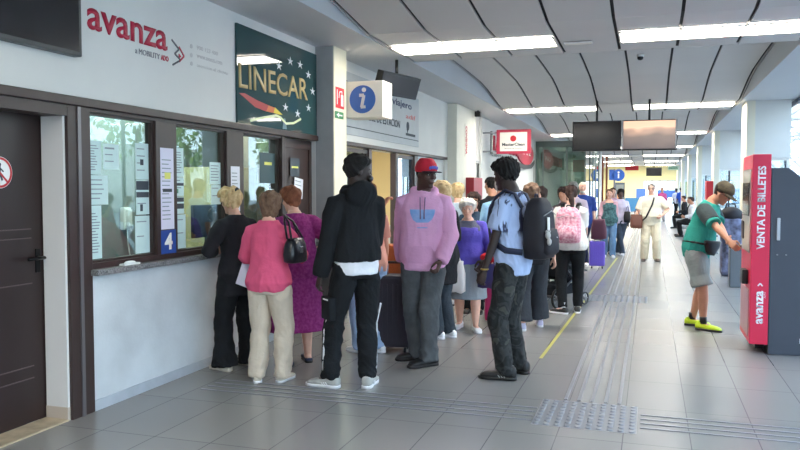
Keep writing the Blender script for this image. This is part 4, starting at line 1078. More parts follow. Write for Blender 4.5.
            so = MB(); so.loft([[T(w_*1.07*math.cos(q_), y, z) for y, w_, q_ in [(0,0,0)] ] for z in ()] if False else [
                [T(x, y, z) for x, y in [(.06,-.02),(.135,.04),(.155,.2),(.14,.36),(.165,.55),(.19,.74),(.16,.9),(.08,1.02),(-.08,1.02),(-.155,.9),(-.175,.74),(-.15,.55),(-.135,.36),(-.155,.2),(-.135,.04),(-.06,-.02)]] for z in (.002,.085)])
            so.build('sole', shoes.get('sole', M_BLACK), u_)
            if shoes.get('lace'):
                la = MB()
                for j in range(4): y = .34+.08*j; la.tube([T(-.07,y,.27-.028*j), T(0,y+.01,.285-.03*j), T(.07,y,.27-.028*j)], .011*S, 6)
                la.build('laces', shoes['lace'], u_)
            if shoes.get('stripe'):
                st = MB()
                for sx in (1, -1):
                    for j in range(3): st.tube([T(sx*.155,.28+.07*j,.08), T(sx*.15,.34+.07*j,.15), T(sx*.11,.38+.05*j,.21)], .012*S, 6)
                st.build('side_stripes', shoes['stripe'], u_)
            if shoes.get('sock'):
                MB().tube([a_-Vector((0,0,.0*H)), a_+Vector((0,0,.025*H)), a_+Vector((0,0,.045*H))], [.024*H,.0235*H,.0235*H], 16).build('sock', shoes['sock'], root, True)
    # ---------------- hair
    if hair:
        st_, hm = hair[0], hair[1]; o = dict(hair[2]) if len(hair) > 2 else {}
        front, sd_, bk, th = dict(short=(.80,.52,.16,.010), shortf=(.80,.40,.10,.022), afro=(.80,.50,.22,.026), bob=(.78,.12,-.02,.026), long=(.80,-.1,-.75,.026), bald=(1.02,.50,.22,.008), buzz=(.84,.56,.22,.005), tied=(.82,.45,.2,.014))[st_]
        th = o.get('th', th); n = 36; m = 12; rings = []
        th *= H/1.7
        for j in range(m+1):
            s_ = j/m; r_ = []
            for k in range(n):
                a = 2*PI*k/n; sa = math.sin(a)
                lim = sd_+(front-sd_)*max(0, sa)**.7 if sa > 0 else sd_+(bk-sd_)*(-sa)**.6
                t = lim+(1-lim)*s_
                tt = max(t, .28 if sa < .2 else .30)
                o_ = th*(.35+.65*min(1, s_*5))
                q_ = headpt(a, min(tt, 1), hw, hd, hh, o_)
                if t < tt: q_.z += (t-tt)*hh; q_.y -= (tt-t)*hd*.12
                if t >= .999: q_.z += th*.2
                r_.append(HT(q_))
            rings.append(r_)
        hb = MB(); hb.loft(rings)
        if st_ == 'tied':
            hb.tube([HT((0,-hd*1.0,.05*hh)), HT((0,-hd*1.32,-.06*hh)), HT((0,-hd*1.4,-.35*hh)), HT((.2*hw,-hd*1.35,-.8*hh)), HT((.1*hw,-hd*1.25,-1.05*hh))], [hw*.32,hw*.40,hw*.45,hw*.36,hw*.12], 14)
        if o.get('bun'): hb.ball(HT(o['bun']), hw*.5, None, 14)
        m_ = fuse(hb.bm, 'hair', max(.006, vox*.9), 2)
        p = co_of(m_); nn = no_of(m_); am = o.get('am', .006)
        v = snoise(p, o.get('sc', 14), sd, stretch=(1,1,.5)); p = p+nn*(am*(v-.3))[:, None]
        m_.vertices.foreach_set('co', p.astype(np.float32).ravel()); m_.update()
        P.hair = link_mesh('hair', m_, hm, root, True)
    return P
def beard(P, m, full=1.):
    b = MB(); hh, hw, hd = P.hh, P.hw, P.hd
    b.loft([[P.HT(headpt(a, t, hw, hd, hh, .008 if True else 0)) for a in [PI*(.5+(k-10)/20*.9) for k in range(21)]]+[P.HT(headpt(a, t, hw*.8, hd*.8, hh, 0)) for a in [PI*(.5+(10-k)/20*.9) for k in range(21)]] for t in (.01,.08,.16,.24)])
    return b.build('beard', m, P.root, True)
def glasses(P, m=None, sun=False):
    b = MB(); hh, hw, hd = P.hh, P.hw, P.hd
    for s in (1, -1):
        b.tube([P.HT((s*hw*.42+hw*.27*math.cos(q), hd*1.0-abs(s*hw*.42+hw*.27*math.cos(q))*.15, .015*hh+hh*.075*math.sin(q))) for q in [2*PI*k/14 for k in range(15)]], hh*.012, 6)
        b.tube([P.HT((s*hw*.68, hd*.95, .03*hh)), P.HT((s*hw*1.02, hd*.5, .03*hh)), P.HT((s*hw*1.08, -hd*.1, .0))], hh*.011, 6)
    b.tube([P.HT((-hw*.16, hd*1.04, .03*hh)), P.HT((hw*.16, hd*1.04, .03*hh))], hh*.012, 6)
    g = b.build('glasses', m or M_BLACK, P.root, True)
    return g
def cap(P, m, mb_, brim=None, name='cap', bill_yaw=0., flat=False):
    hh, hw, hd = P.hh, P.hw, P.hd; b = MB(); R = Matrix.Rotation(bill_yaw, 3, 'Z')
    n = 32; rings = []
    for t, o in ((.60,.010),(.64,.013),(.75,.016),(.88,.020),(.97,.024),(1.0,.024)):
        r_ = []
        for k in range(n):
            q = headpt(2*PI*k/n, t, hw, hd, hh, o)
            if t > .96: q.z += .012
            if t < .62: q.z += .0
            r_.append(P.HT(q))
        rings.append(r_)
    b.loft(rings)
    c = b.build(name, m, P.root, True)
    br = MB(); top = []; L = hd*.85
    for k in range(17):
        a = PI*(.08+.84*k/16); p0 = headpt(a, .63, hw, hd, hh, .008)
        ext = L*math.sin(a)**.6
        top.append((R@Vector((p0.x, p0.y, p0.z)), R@Vector((p0.x*1.0, p0.y+ext, p0.z-(0 if flat else .02)-.012*abs(math.cos(a))))))
    for (a0, a1), (b0, b1) in zip(top[:-1], top[1:]):
        v = [br.bm.verts.new(P.HT(q+Vector((0,0,dz)))) for dz in (0,.006) for q in (a0, a1, b1, b0)]
        for f in ((0,1,2,3),(7,6,5,4),(0,4,5,1),(1,5,6,2),(2,6,7,3),(3,7,4,0)): br.bm.faces.new([v[i] for i in f])
    bmesh.ops.remove_doubles(br.bm, verts=br.bm.verts[:], dist=1e-5)
    br.build('cap_brim', mb_, c, True)
    return c
def band(P, name, m, pts, r, parent=None, flat=None):
    return MB().tube(pts, r, 8).build(name, m, parent or P.root, True)
def path_band(name, pts, w_, th, m, parent, nrm=None, me_only=False):
    """flat strap along points (world or local)"""
    b = MB(); pts = [Vector(p) for p in pts]; rings = []
    for i, p in enumerate(pts):
        d = (pts[min(i+1, len(pts)-1)]-pts[max(i-1, 0)]).normalized(); n_ = Vector(nrm[i] if isinstance(nrm, list) else nrm); n_ = (n_-d*n_.dot(d)).normalized(); s = d.cross(n_)
        rings.append([p+s*w_*a+n_*th*c for a, c in ((-.5,-.5),(.5,-.5),(.5,.5),(-.5,.5))])
    b.loft(rings); return b.build(name, m, parent)
# ---------------------------------------------------------------- the people of the queue
HB_ = lambda k, c, c2=None: mat('hair_'+k, c, .75, col2=c2, vscale=30, bump=.5, bscale=140, spec=.3)
H_BLACK = HB_('black', (20,18,18), (30,27,26)); H_BROWN = HB_('brown', (104,78,62), (132,104,84)); H_BLOND = HB_('blond', (190,158,110), (224,198,152))
H_AUB = HB_('auburn', (112,66,46), (140,88,62)); H_WHITE = HB_('white', (206,200,188), (232,228,220)); H_DARK = HB_('dark', (48,34,30), (66,48,42)); H_GREY = HB_('grey', (130,126,122), (160,156,150))
SH_WHITE = mat('shoe_white', (228,228,230), .5); SH_GREY = mat('shoe_grey', (176,176,172), .6, var=.08, vscale=20); SH_BLACK = mat('shoe_black', (26,26,28), .5); SOLE_W = mat('sole_white', (232,232,236), .5)
SH_BEIGE = mat('shoe_beige', (206,196,180), .6); SH_NAVY = mat('shoe_navy', (34,42,70), .5); SH_NEON = mat('shoe_neon', (206,232,40), .5, var=.08, vscale=20); SH_BROWN = mat('shoe_brown', (70,56,48), .5)
CB = cloth('black', (27,29,32)); CB2 = cloth('black_soft', (34,34,38)); CWH = cloth('white', (226,226,232)); 
TAU = 2*PI

# man in black, seen from behind
p = person('man in black hooded jacket and black cargo trousers seen from behind, white shirt hem showing', 1.81, ((-2.09,5.56),(-2.37,5.45)), .80, 'black', vox=.0065,
    hands=((-2.24,5.84,1.0),(-2.42,5.36,.84)), poles=((0,-1,-1.2),(-.3,-1,0)), heady=-1.7, headp=.05, toes=(.12,1.45), lean=.03, hipoff=(.05,-.03),
    top=dict(mat=CB, hem=.04, off=.030, loose=.03, hood=True, name='hooded_jacket', wr=.009, ws=4), under=dict(mat=CWH, hem=-.02, off=.034, sleeve=0, neck=.1, name='white_shirt', loose=.004, wr=.003),
    bottom=dict(mat=CB, off=.019, waist=.03, name='cargo_trousers', cuff=.8, len=.96, wr=.011), shoes=dict(mat=SH_GREY, sole=SOLE_W, lace=M_BLACK, stripe=SH_WHITE, high=.34, size=1.02), hair=('afro', H_BLACK, dict(th=.02)), build=.88)
cc_, mm_ = p.spine(.322); MB().tube([cc_+mm_@Vector((.078*math.cos(q), .078*math.sin(q), -.012*math.sin(q))) for q in [2*PI*j/20 for j in range(21)]], .014, 8).build('white_collar', CWH, p.root, True)
for i, (hip, k, a_, fd, f) in enumerate(p.legs):
    sg_ = 1 if i == 0 else -1
    path_band('side_stripe', [hip+Vector((sg_*.118,0,-.28)), k+Vector((sg_*.082,-.01,0)), k.lerp(a_,.5)+Vector((sg_*.074,-.01,0)), a_+Vector((sg_*.062,-.01,.06))], .016, .01, SH_WHITE, p.root, (sg_,0,0))
hip, k, a_, fd, f = p.legs[1]
pk = MB(); c_ = hip.lerp(k,.62)+Vector((-.075,-.0,0)); pk.box(-.035,.02,-.085,.085,-.12,.06,.012,M=Matrix.Translation(c_)); pk_o = pk.build('cargo_pocket', CB, p.root, True)
MB().box(-.04,-.034,-.06,.03,.035,.045,M=Matrix.Translation(c_)).build('pocket_trim', SH_WHITE, pk_o)
mk = MB(); mk.loft([[p.HT((p.hw*s*math.cos(q), p.hd*y+p.hd*.1*math.sin(q)*0, -.2*p.hh+p.hh*.2*s*math.sin(q))) for q in [TAU*j/16 for j in range(16)]] for y, s in ((.70,.85),(.95,.7),(1.13,.4),(1.2,.12))])
mk.build('face_mask', M_BLACK, p.root, True)
MB().tube([p.HT((-p.hw*1.06,-p.hd*.05,-.02*p.hh)), p.HT((-p.hw*1.12,-p.hd*.09,-.10*p.hh))], .006, 8).build('earring', M_METAL, p.root)

# woman in pink top, from behind
CPK = cloth('pink', (222,92,128), var=.06); CBE = cloth('beige', (206,192,174), var=.05)
p = person('woman in pink three-quarter sleeve top and beige trousers seen from behind', 1.52, ((-2.81,5.50),(-3.00,5.43)), .02, 'fair', vox=.0065, sex='f', build=1.06,
    hands=((-2.78,5.80,1.0),(-3.08,5.74,.93)), poles=((1,-.8,-.6),(-1,-.8,-.6)), heady=.25, headp=.12, toes=(-.05,.55),
    top=dict(mat=CPK, hem=-.025, off=.016, sleeve=.66, name='pink_top', wr=.008, loose=.02, neck=.322), bottom=dict(mat=CBE, off=.016, name='beige_trousers', wr=.009, flare=.01), shoes=dict(mat=SH_BEIGE, sole=SOLE_W, lace=SH_WHITE), hair=('bob', H_BROWN, dict(th=.024)))
pw = p
m_ = MB(); m_.box(-.085,.085,-.004,.004,-.13,.12,M=Matrix.Translation((-3.17,5.62,.86)) @ Matrix.Rotation(.35,4,'Y') @ Matrix.Rotation(.2,4,'Z')); m_.build('paper_sheets', M_PVIO, label='white sheets of paper held by the woman in pink', cat='papers')
# black handbag on her shoulder
t = empty('handbag', (-2.665,5.45,.965), -.15, label='black leather handbag hanging from the shoulder of the woman in pink', cat='handbag')
M_LEA = mat('black_leather', (24,24,30), .28, bump=.3, bscale=30)
m_ = MB(); m_.loft([[Vector((x*a, y*b, z)) for x, y in [(math.copysign(abs(math.cos(q))**.6, math.cos(q)), math.copysign(abs(math.sin(q))**.6, math.sin(q))) for q in [TAU*j/24 for j in range(24)]]] for a, b, z in ((.045,.085,.01),(.06,.11,.02),(.062,.115,.08),(.055,.10,.16),(.035,.085,.20),(.03,.08,.205))])
m_.build('bag_body', M_LEA, t, True)
for dx in (-.02,.02): MB().tube([(dx,-.08,.20),(dx-.03,-.07,.33),(-.09,-.02,.385),(-.115,.04,.375),(-.08,.09,.33),(dx,.08,.20)], .009, 8).build('strap', M_LEA, t)
MB().box(.052,.064,-.02,.02,.09,.14,.003).build('buckle', M_METAL, t)

# blonde woman leaning at the counter
p = person('blonde woman in black leaning on the counter ledge, hair clipped up', 1.56, ((-3.33,5.92),(-3.45,5.68)), 1.05, 'fair', vox=.0075, sex='f', build=.96, lean=.16, hipoff=(.0,-.02),
    hands=((-3.56,6.02,1.02),(-3.60,5.76,1.02)), poles=((1,-.4,-1),(-1,-.4,-1)), heady=.12, headp=.1, toes=(1.2,1.3),
    top=dict(mat=CB2, hem=-.10, off=.02, loose=.02, name='black_jacket', flare=.02), bottom=dict(mat=CB, off=.024, flare=.045, name='wide_trousers'), shoes=dict(mat=SH_BEIGE, sole=SH_BEIGE, high=.16), hair=('shortf', H_BLOND, dict(th=.032, am=.012, bun=(0,-.05,.10))))
MB().tube([p.HT((-.03,-.09,.07)), p.HT((0,-.11,.10)), p.HT((.03,-.09,.09))], .012, 8).build('hair_clip', M_BLACK, p.root)

# woman in plum dress
CPL = cloth('plum', (128,36,100), col2=(150,60,122), vscale=40)
p = person('auburn-haired woman in plum patterned dress standing between pink top and brown door', 1.57, ((-2.92,6.22),(-3.02,6.02)), .75, 'fair', vox=.0075, sex='f', build=1.12, lean=.12, side=-.04,
    hands=((-2.86,6.42,1.0),(-3.22,6.25,1.0)), poles=((1,-.5,-1),(-1,-.5,-1)), headp=.15, heady=.3,
    top=dict(mat=CPL, hem=-.02, off=.02, sleeve=.55, name='plum_bodice', loose=.03), bottom=dict(kind='skirt', mat=CPL, hem=-.345, waist=.03, flare=.07, off=.03, name='plum_skirt'), shoes=dict(mat=SH_NAVY, sole=M_BLACK, high=.17), hair=('shortf', H_AUB, dict(th=.028)))

# man in pink hoodie
CHO = cloth('hoodie', (224,168,206), var=.05); CJG = cloth('grey_denim', (84,88,92), var=.16, vscale=9)
p = person('tall man in lilac-pink hoodie and red cap facing the camera', 1.80, ((-2.00,6.62),(-1.83,6.40)), PI+.20, 'dark', vox=.0065, build=.98, face_detail=True,
    hands=((-2.17,6.66,.845),(-1.72,6.36,.93)), poles=((.9,-1,0),(-1.0,-.8,.2)), curl=(.9,.6), heady=.75, headp=.06, toes=(PI-.95, PI-.75),
    top=dict(mat=CHO, hem=-.045, off=.028, loose=.045, hood=True, name='hoodie', wr=.011, ws=3.6), bottom=dict(mat=CJG, off=.020, name='grey_jeans', cuff=1.6, wr=.010), shoes=dict(mat=SH_BLACK, sole=mat('sole_dark', (46,42,42), .6), size=1.05), hair=('buzz', H_BLACK))
ph = p
M_CAPR = mat('cap_red', (196,24,50), .7, bump=.3, bscale=90); cp = cap(p, M_CAPR, mat('cap_bill', (34,24,34), .7), flat=True)
m_ = MB()
for k, (a, z) in enumerate(((1.15,.74),(1.35,.76),(1.55,.765),(1.75,.76),(1.95,.74))):
    q = headpt(a, z, p.hw, p.hd, p.hh, .019); m_.ball(p.HT(q), (.012,.007,.016), p.MH.to_4x4(), 8)
m_.build('cap_embroidery', mat('cap_blue', (92,96,190), .7), cp)
def on_chest(P, u, z, lift=0.):       # point on the front of the torso
    c, M_ = P.spine(z)
    hit = P.top.ray_cast(c+M_@Vector((u, .5, 0)), -(M_@Vector((0, 1, 0))))
    return (hit[1] if hit[0] else c+M_@Vector((u, .14, 0)))+M_@Vector((0, lift, 0))
VL.update()
def chest_patch(P, name, m, outline, nz=9, lift=.004):
    """outline: list of (z, u0, u1) rows from top to bottom"""
    b = MB(); rows = []
    for z, u0, u1 in outline: rows.append([b.bm.verts.new(on_chest(P, u0+(u1-u0)*k/nz, z, lift)) for k in range(nz+1)])
    for r0, r1 in zip(rows[:-1], rows[1:]):
        for k in range(nz): b.bm.faces.new((r0[k], r0[k+1], r1[k+1], r1[k]))
    me_o = b.build(name, m, P.root, True); return me_o
M_PRB = mat('print_blue', (120,160,216), .8, col2=(150,176,222), vscale=16)
chest_patch(p, 'blue_print', M_PRB, [(.232,-.11,.11),(.222,-.11,.11),(.21,-.105,.105),(.195,-.095,.095),(.18,-.08,.08),(.168,-.05,.05)])
chest_patch(p, 'blue_print_line', M_PRB, [(.146,-.045,.045),(.141,-.045,.045)])
chest_patch(p, 'front_pocket', cloth('hoodie_pocket', (218,162,200), var=.05), [(.055,-.075,.075),(.03,-.10,.10),(.0,-.125,.125),(-.03,-.13,.13)], lift=.010)
for s in (1, -1):
    MB().tube([on_chest(p, s*.022, .29, .012), on_chest(p, s*.02, .26, .008), on_chest(p, s*.017, .22, .008), on_chest(p, s*.016, .185, .008)], .0055, 6).build('drawstring', mat('cord_dark', (124,100,128), .8), p.root)

# dark suitcase he holds
def suitcase(label, x, y, rz, w_, d_, h_, m, handle=0., wheels=True, grp=None, trim=None):
    t = empty('suitcase', (x, y, 0), rz, label=label, cat='suitcase', group=grp)
    bd = MB(); bd.box(-w_/2, w_/2, -d_/2, d_/2, .05, h_, .035); bo = bd.build('shell', m, t)
    r_ = MB()
    for k in range(5): r_.box(-w_/2+.06+k*(w_-.14)/4, -w_/2+.075+k*(w_-.14)/4, -d_/2-.004, -d_/2+.0, .12, h_-.08, .002)
    r_.build('ribs', m, bo)
    MB().box(-w_/2-.002, w_/2+.002, -.006, .006, .052, h_+.002, .003).build('zip', trim or M_BLACK, t)
    for sx in (-1, 1):
        for sy in (-1, 1): MB().cyl((sx*(w_/2-.05)-.012, sy*(d_/2-.04), .026), (sx*(w_/2-.05)+.012, sy*(d_/2-.04), .026), .026).build('wheel', M_BLACK, t)
    if handle:
        hm = MB(); 
        for sx in (-1, 1): hm.cyl((sx*.07, d_/2-.03, h_-.01), (sx*.07, d_/2-.03, h_+handle), .007)
        hm.build('handle_rods', M_METAL, t); MB().box(-.09,.09,d_/2-.045,d_/2-.015,h_+handle-.005,h_+handle+.02,.008).build('grip', M_BLACK, t)
    else: MB().tube([(-.06,0,h_),(-.05,0,h_+.03),(.05,0,h_+.03),(.06,0,h_)], .009, 8).build('grip', M_BLACK, t)
    return t
M_SUD = mat('suitcase_dark', (44,38,50), .6, bump=.2, bscale=120)
suitcase('dark upright suitcase held beside the man in the pink hoodie', -2.33, 6.90, .2, .34, .24, .74, M_SUD, handle=.10)
suitcase('orange upright suitcase behind the dark one', -2.36, 7.3, .1, .40, .26, 1.0, mat('suitcase_orange', (196,104,50), .5))

# companion half hidden behind the man in black
CJL = cloth('light_denim', (150,172,204)); CPE = cloth('peach', (206,150,132))
p = person('person in light blue jeans half hidden behind the man in black', 1.60, ((-2.44,6.80),(-2.60,6.70)), 1.0, 'tan', vox=.009, sex='f', hands=(None,(-2.33,6.62,1.42)), poles=(None,(-1,-1,-1)),
    top=dict(mat=CPE, hem=-.03, sleeve=.35, name='peach_top'), bottom=dict(mat=CJL, off=.018, name='light_jeans'), shoes=dict(mat=SH_WHITE, sole=SOLE_W), hair=('shortf', H_AUB))

# blonde in black cardigan behind the hoodie
p = person('blonde woman in long black cardigan behind the man in the pink hoodie', 1.62, ((-1.98,7.72),(-2.08,7.60)), 1.3, 'fair', vox=.009, sex='f', build=.95, hands=((-2.2,7.9,1.0),(-2.25,7.5,1.0)),
    top=dict(mat=CB2, hem=-.16, off=.02, flare=.0, loose=.01, name='black_cardigan'), bottom=dict(mat=cloth('slate', (58,66,74)), off=.016, name='dark_jeans'), shoes=dict(mat=SH_WHITE, sole=SOLE_W), hair=('long', H_BLOND, dict(th=.03)))
c_, M_ = p.spine(.2)
path_band('olive_scarf', [c_+M_@Vector(v) for v in ((-.07,.10,.19),(-.15,.06,.12),(-.165,.04,-.1),(-.16,.03,-.28),(-.165,.02,-.42))], .05, .014, cloth('olive', (150,146,104)), p.root, (-1,.3,0))

# white-haired lady facing the camera
CPU = cloth('violet', (96,84,180), var=.08); CGS = cloth('grey_skirt', (140,148,156), var=.05)
p = person('short white-haired lady in violet cardigan and grey skirt facing the camera', 1.43, ((-2.02,8.30),(-1.80,8.14)), PI+.15, 'fair', vox=.008, sex='f', build=1.25, belly=.03, face_detail=True,
    hands=((-2.03,8.0,.86),(-1.60,8.06,.80)), poles=((.8,-1,-.3),(-.8,-1,-.3)), curl=(1.0,.9), headp=.06, toes=(PI-.1,PI+.5),
    under=dict(mat=cloth('grey_top', (96,96,112)), hem=-.0, off=.018, sleeve=0, neck=.312, name='grey_top'), top=dict(mat=CPU, hem=-.06, off=.022, neck=.262, loose=.03, name='violet_cardigan'), bottom=dict(kind='skirt', mat=CGS, hem=-.285, off=.022, flare=.03), shoes=dict(mat=SH_WHITE, sole=SOLE_W, lace=SOLE_W), hair=('shortf', H_WHITE, dict(th=.034, am=.010)))
def bag(name, label, loc, w_, d_, h_, m, rz=0., hl=.12, hm=None, cat='bag', taper=.8, hr=.006):
    t = empty(name, loc, rz, label=label, cat=cat)
    b = MB(); b.loft([[Vector((x*a*w_/2, y*b_*d_/2, z*h_)) for x, y in [(math.copysign(abs(math.cos(q))**.6, math.cos(q)), math.copysign(abs(math.sin(q))**.6, math.sin(q))) for q in [TAU*j/24 for j in range(24)]]] for a, b_, z in ((.7,.7,0),(.95,.95,.04),(1,1.05,.3),(.95,.9,.6),(taper,.55,.92),(taper*.95,.35,1.0))])
    me_o = b.build('bag_body', m, t, True)
    p_ = co_of(me_o.data); n_ = no_of(me_o.data); p_ = p_+n_*(.006*snoise(p_, 9, 3))[:, None]; me_o.data.vertices.foreach_set('co', p_.astype(np.float32).ravel()); me_o.data.update()
    for s in (-1, 1): MB().tube([(-w_*.22, s*d_*.12, h_*.97),(-w_*.12, s*d_*.05, h_+hl*.8),(0, 0, h_+hl),(w_*.12, s*d_*.05, h_+hl*.8),(w_*.22, s*d_*.12, h_*.97)], hr, 6).build('handle', hm or m, t)
    return t
bag('plastic_bag', 'white plastic bag with brown side held by the white-haired lady', (-1.98,7.99,.44), .20, .12, .34, mat('plastic_white', (232,222,220), .35), hl=.07)
bag('shoulder_bag', 'brown paper-coloured bag beside the white plastic bag', (-2.12,8.06,.42), .14, .12, .36, mat('bag_brown', (150,100,74), .6), hl=.07)
bag('shoulder_bag', 'navy bag with red top on the arm of the white-haired lady', (-1.62,7.99,.50), .26, .13, .26, mat('bag_navy', (38,40,92), .5, col2=(60,44,90), vscale=6), hl=.10)
m_ = MB(); m_.ball((-1.62,7.975,.83), (.10,.055,.055)); m_.build('red_scarf', cloth('red', (196,40,50)), label='small red cloth bundled on top of the navy bag', cat='scarf')
suitcase('magenta small suitcase behind the white-haired lady', -1.66, 8.62, .1, .26, .2, .50, mat('suitcase_magenta', (176,30,90), .5))

# man in camouflage trousers with backpack
def camo(name, cols, sc=7):
    m = bpy.data.materials.new(name); m.use_nodes = True; n = m.node_tree; b = n.nodes['Principled BSDF']; b.inputs['Roughness'].default_value = .9
    co = n.nodes.new('ShaderNodeTexCoord'); x = n.nodes.new('ShaderNodeTexNoise'); x.inputs['Scale'].default_value = sc; x.inputs['Detail'].default_value = 2.5; x.inputs['Distortion'].default_value = 1.4
    r = n.nodes.new('ShaderNodeValToRGB'); r.color_ramp.interpolation = 'CONSTANT'
    n.links.new(co.outputs['Object'], x.inputs['Vector']); n.links.new(x.outputs['Fac'], r.inputs[0]); e = r.color_ramp.elements
    e[0].position = 0; e[0].color = lin(cols[0]); e[1].position = .44; e[1].color = lin(cols[1])
    for q, c in zip((.52,.60), cols[2:]): a = e.new(q); a.color = lin(c)
    n.links.new(r.outputs[0], b.inputs['Base Color']); return m
CAM = camo('camouflage_dark', [(26,27,28),(44,46,46),(32,33,34),(62,62,58)], 6)
def tee():
    m = bpy.data.materials.new('tee_blue_streaks'); m.use_nodes = True; n = m.node_tree; b = n.nodes['Principled BSDF']; b.inputs['Roughness'].default_value = .9
    co = n.nodes.new('ShaderNodeTexCoord'); mp = n.nodes.new('ShaderNodeMapping'); mp.inputs['Rotation'].default_value = (.7,.3,0); mp.inputs['Scale'].default_value = (2,14,2)
    x = n.nodes.new('ShaderNodeTexNoise'); x.inputs['Scale'].default_value = 3.5; x.inputs['Detail'].default_value = 3
    sp = n.nodes.new('ShaderNodeSeparateXYZ'); mr = n.nodes.new('ShaderNodeMapRange'); mr.inputs['From Min'].default_value = 1.16; mr.inputs['From Max'].default_value = 1.22
    r = n.nodes.new('ShaderNodeValToRGB'); r.color_ramp.elements[0].position = .54; r.color_ramp.elements[0].color = (0,0,0,1); r.color_ramp.elements[1].position = .60; r.color_ramp.elements[1].color = (1,1,1,1)
    mu = n.nodes.new('ShaderNodeMath'); mu.operation = 'MULTIPLY'; mx = n.nodes.new('ShaderNodeMix'); mx.data_type = 'RGBA'
    L = n.links.new
    L(co.outputs['Object'], mp.inputs[0]); L(mp.outputs[0], x.inputs['Vector']); L(x.outputs['Fac'], r.inputs[0]); L(co.outputs['Object'], sp.inputs[0]); L(sp.outputs['Z'], mr.inputs[0])
    L(r.outputs[0], mu.inputs[0]); L(mr.outputs[0], mu.inputs[1]); L(mu.outputs[0], mx.inputs[0]); mx.inputs[6].default_value = lin((172,190,226)); mx.inputs[7].default_value = lin((52,56,84)); L(mx.outputs[2], b.inputs['Base Color'])
    return m
p = person('man in light blue streaked t-shirt and dark camouflage trousers wearing a backpack', 1.79, ((-1.03,6.38),(-1.10,6.12)), 1.30, 'black', vox=.0065, lean=.03, hipoff=(0,.01),
    hands=((-1.34,6.35,.90),(-1.28,6.05,.86)), poles=((1,-1,-.3),(-.3,-1,-.2)), curl=(.6,.7), heady=-.15, headp=.14, toes=(1.25,1.60), build=.90,
    top=dict(mat=tee(), hem=-.035, off=.02, sleeve=.34, loose=.03, name='tshirt', soff=.024, wr=.010), bottom=dict(mat=CAM, off=.017, name='camouflage_trousers', cuff=.7, wr=.010, ws=5), shoes=dict(mat=SH_BLACK, sole=M_BLACK, lace=M_METAL, high=.36, size=1.08, stripe=SH_GREY), hair=('afro', H_BLACK, dict(th=.030, sc=22)))
pc = p; s0, e, wr = p.arms[1]
MB().tube([wr+(e-wr).normalized()*.02+Vector((.028*math.cos(q), .028*math.sin(q), 0)) for q in [TAU*k/16 for k in range(17)]], .007, 8).build('wrist_watch', mat('gold', (190,160,80), .3, metal=.8), p.root)
def backpack(P, label, m, w_, h_, d_, zc=.16, pocket=None, strap=None, off=.0, tilt=.0):
    c, M_ = P.spine(zc); c = c+M_@Vector((0, -(.064*P.H+d_/2+.02+off), 0))
    R3 = P.W.to_3x3() @ M_
    t = empty('backpack', P.W@c, label=label, cat='backpack'); t.rotation_euler = (R3 @ Matrix.Rotation(tilt, 3, 'X')).to_euler()
    def sq(q, e=.55): return math.copysign(abs(math.cos(q))**e, math.cos(q)), math.copysign(abs(math.sin(q))**e, math.sin(q))
    b = MB(); b.loft([[Vector((x*a*w_/2, (y*b_*d_/2)-(1-b_)*-d_*.0, z*h_)) for x, y in [sq(TAU*j/28) for j in range(28)]] for a, b_, z in ((.6,.6,-.5),(.92,.95,-.47),(1,1,-.3),(1,1,0),(.95,.88,.25),(.82,.7,.4),(.55,.45,.49),(.3,.2,.5))])
    bd = b.build('bag_body', m, t, True)
    fp = MB(); fp.loft([[Vector((x*a*w_*.40, -d_/2-.0+.035-z2, z*h_)) if False else Vector((x*a*w_*.40, -d_/2+.02+y*b_*.055, z*h_)) for x, y in [sq(TAU*j/24) for j in range(24)]] for a, b_, z in ((.7,.6,-.43),(1,1,-.38),(1,1,-.15),(.9,.7,-.02),(.6,.3,.0))])
    fp.build('front_pocket', pocket or m, t, True)
    MB().tube([(x, -d_/2-.004+abs(x)*.12, h_*(.28-abs(x)*.6)) for x in [w_*.42*(k/6-1) for k in range(13)]], .004, 6).build('zip', M_METAL, t)
    MB().tube([(-.03,d_*.1,h_*.48),(-.02,d_*.1,h_*.55),(.02,d_*.1,h_*.55),(.03,d_*.1,h_*.48)], .008, 6).build('top_loop', strap or m, t)
    Ti = (P.W@Matrix.Translation(c)@(M_@Matrix.Rotation(tilt, 3, 'X')).to_4x4()).inverted() @ P.W
    for s in (1, -1):
        H_ = P.H; top_z = .30
        def tp(u, y, z): cc, mm = P.spine(z); return Ti @ (cc+mm@Vector((s*u*H_, y*H_, 0)))
        path_band('shoulder_strap', [tp(.052,-.075,.25), tp(.058,-.045,.312), tp(.060,.0,.332), tp(.064,.045,.302), tp(.068,.074,.25), tp(.080,.084,.18), tp(.104,.055,.10), tp(.113,-.02,.06), tp(.075,-.085,.05)], .05, .014, strap or m, t,
                  [Ti.to_3x3() @ v for v in map(Vector, ((0,-1,.3),(0,-.6,1),(0,0,1),(0,.7,1),(0,1,.2),(s*.3,1,0),(s*1,.6,0),(s,0,0),(s*.5,-1,0)))])
    return t, bd
bp, bd = backpack(p, 'black backpack on the man in camouflage trousers', mat('backpack_black', (30,28,36), .7, var=.15, vscale=8, bump=.2, bscale=90), .29, .50, .21, zc=.155, strap=mat('strap_navy', (36,42,66), .7))
MB().box(-.09,-.06,-.118,-.108,-.02,.09).build('white_tag', M_WHITE, bd)
MB().tube([(.10,-.115,-.06),(.04,-.135,-.075),(-.03,-.125,-.06)], .006, 6).build('white_cord', M_WHITE, bd)
t_ = MB(); t_.ball((-.13,-.13,-.05), (.03,.02,.03)); t_.ball((-.13,-.14,-.10), (.022,.018,.03)); t_.ball((-.155,-.13,-.02),.012); t_.ball((-.105,-.13,-.02),.012); t_.build('plush_charm', mat('charm', (180,176,172), .9), bd)

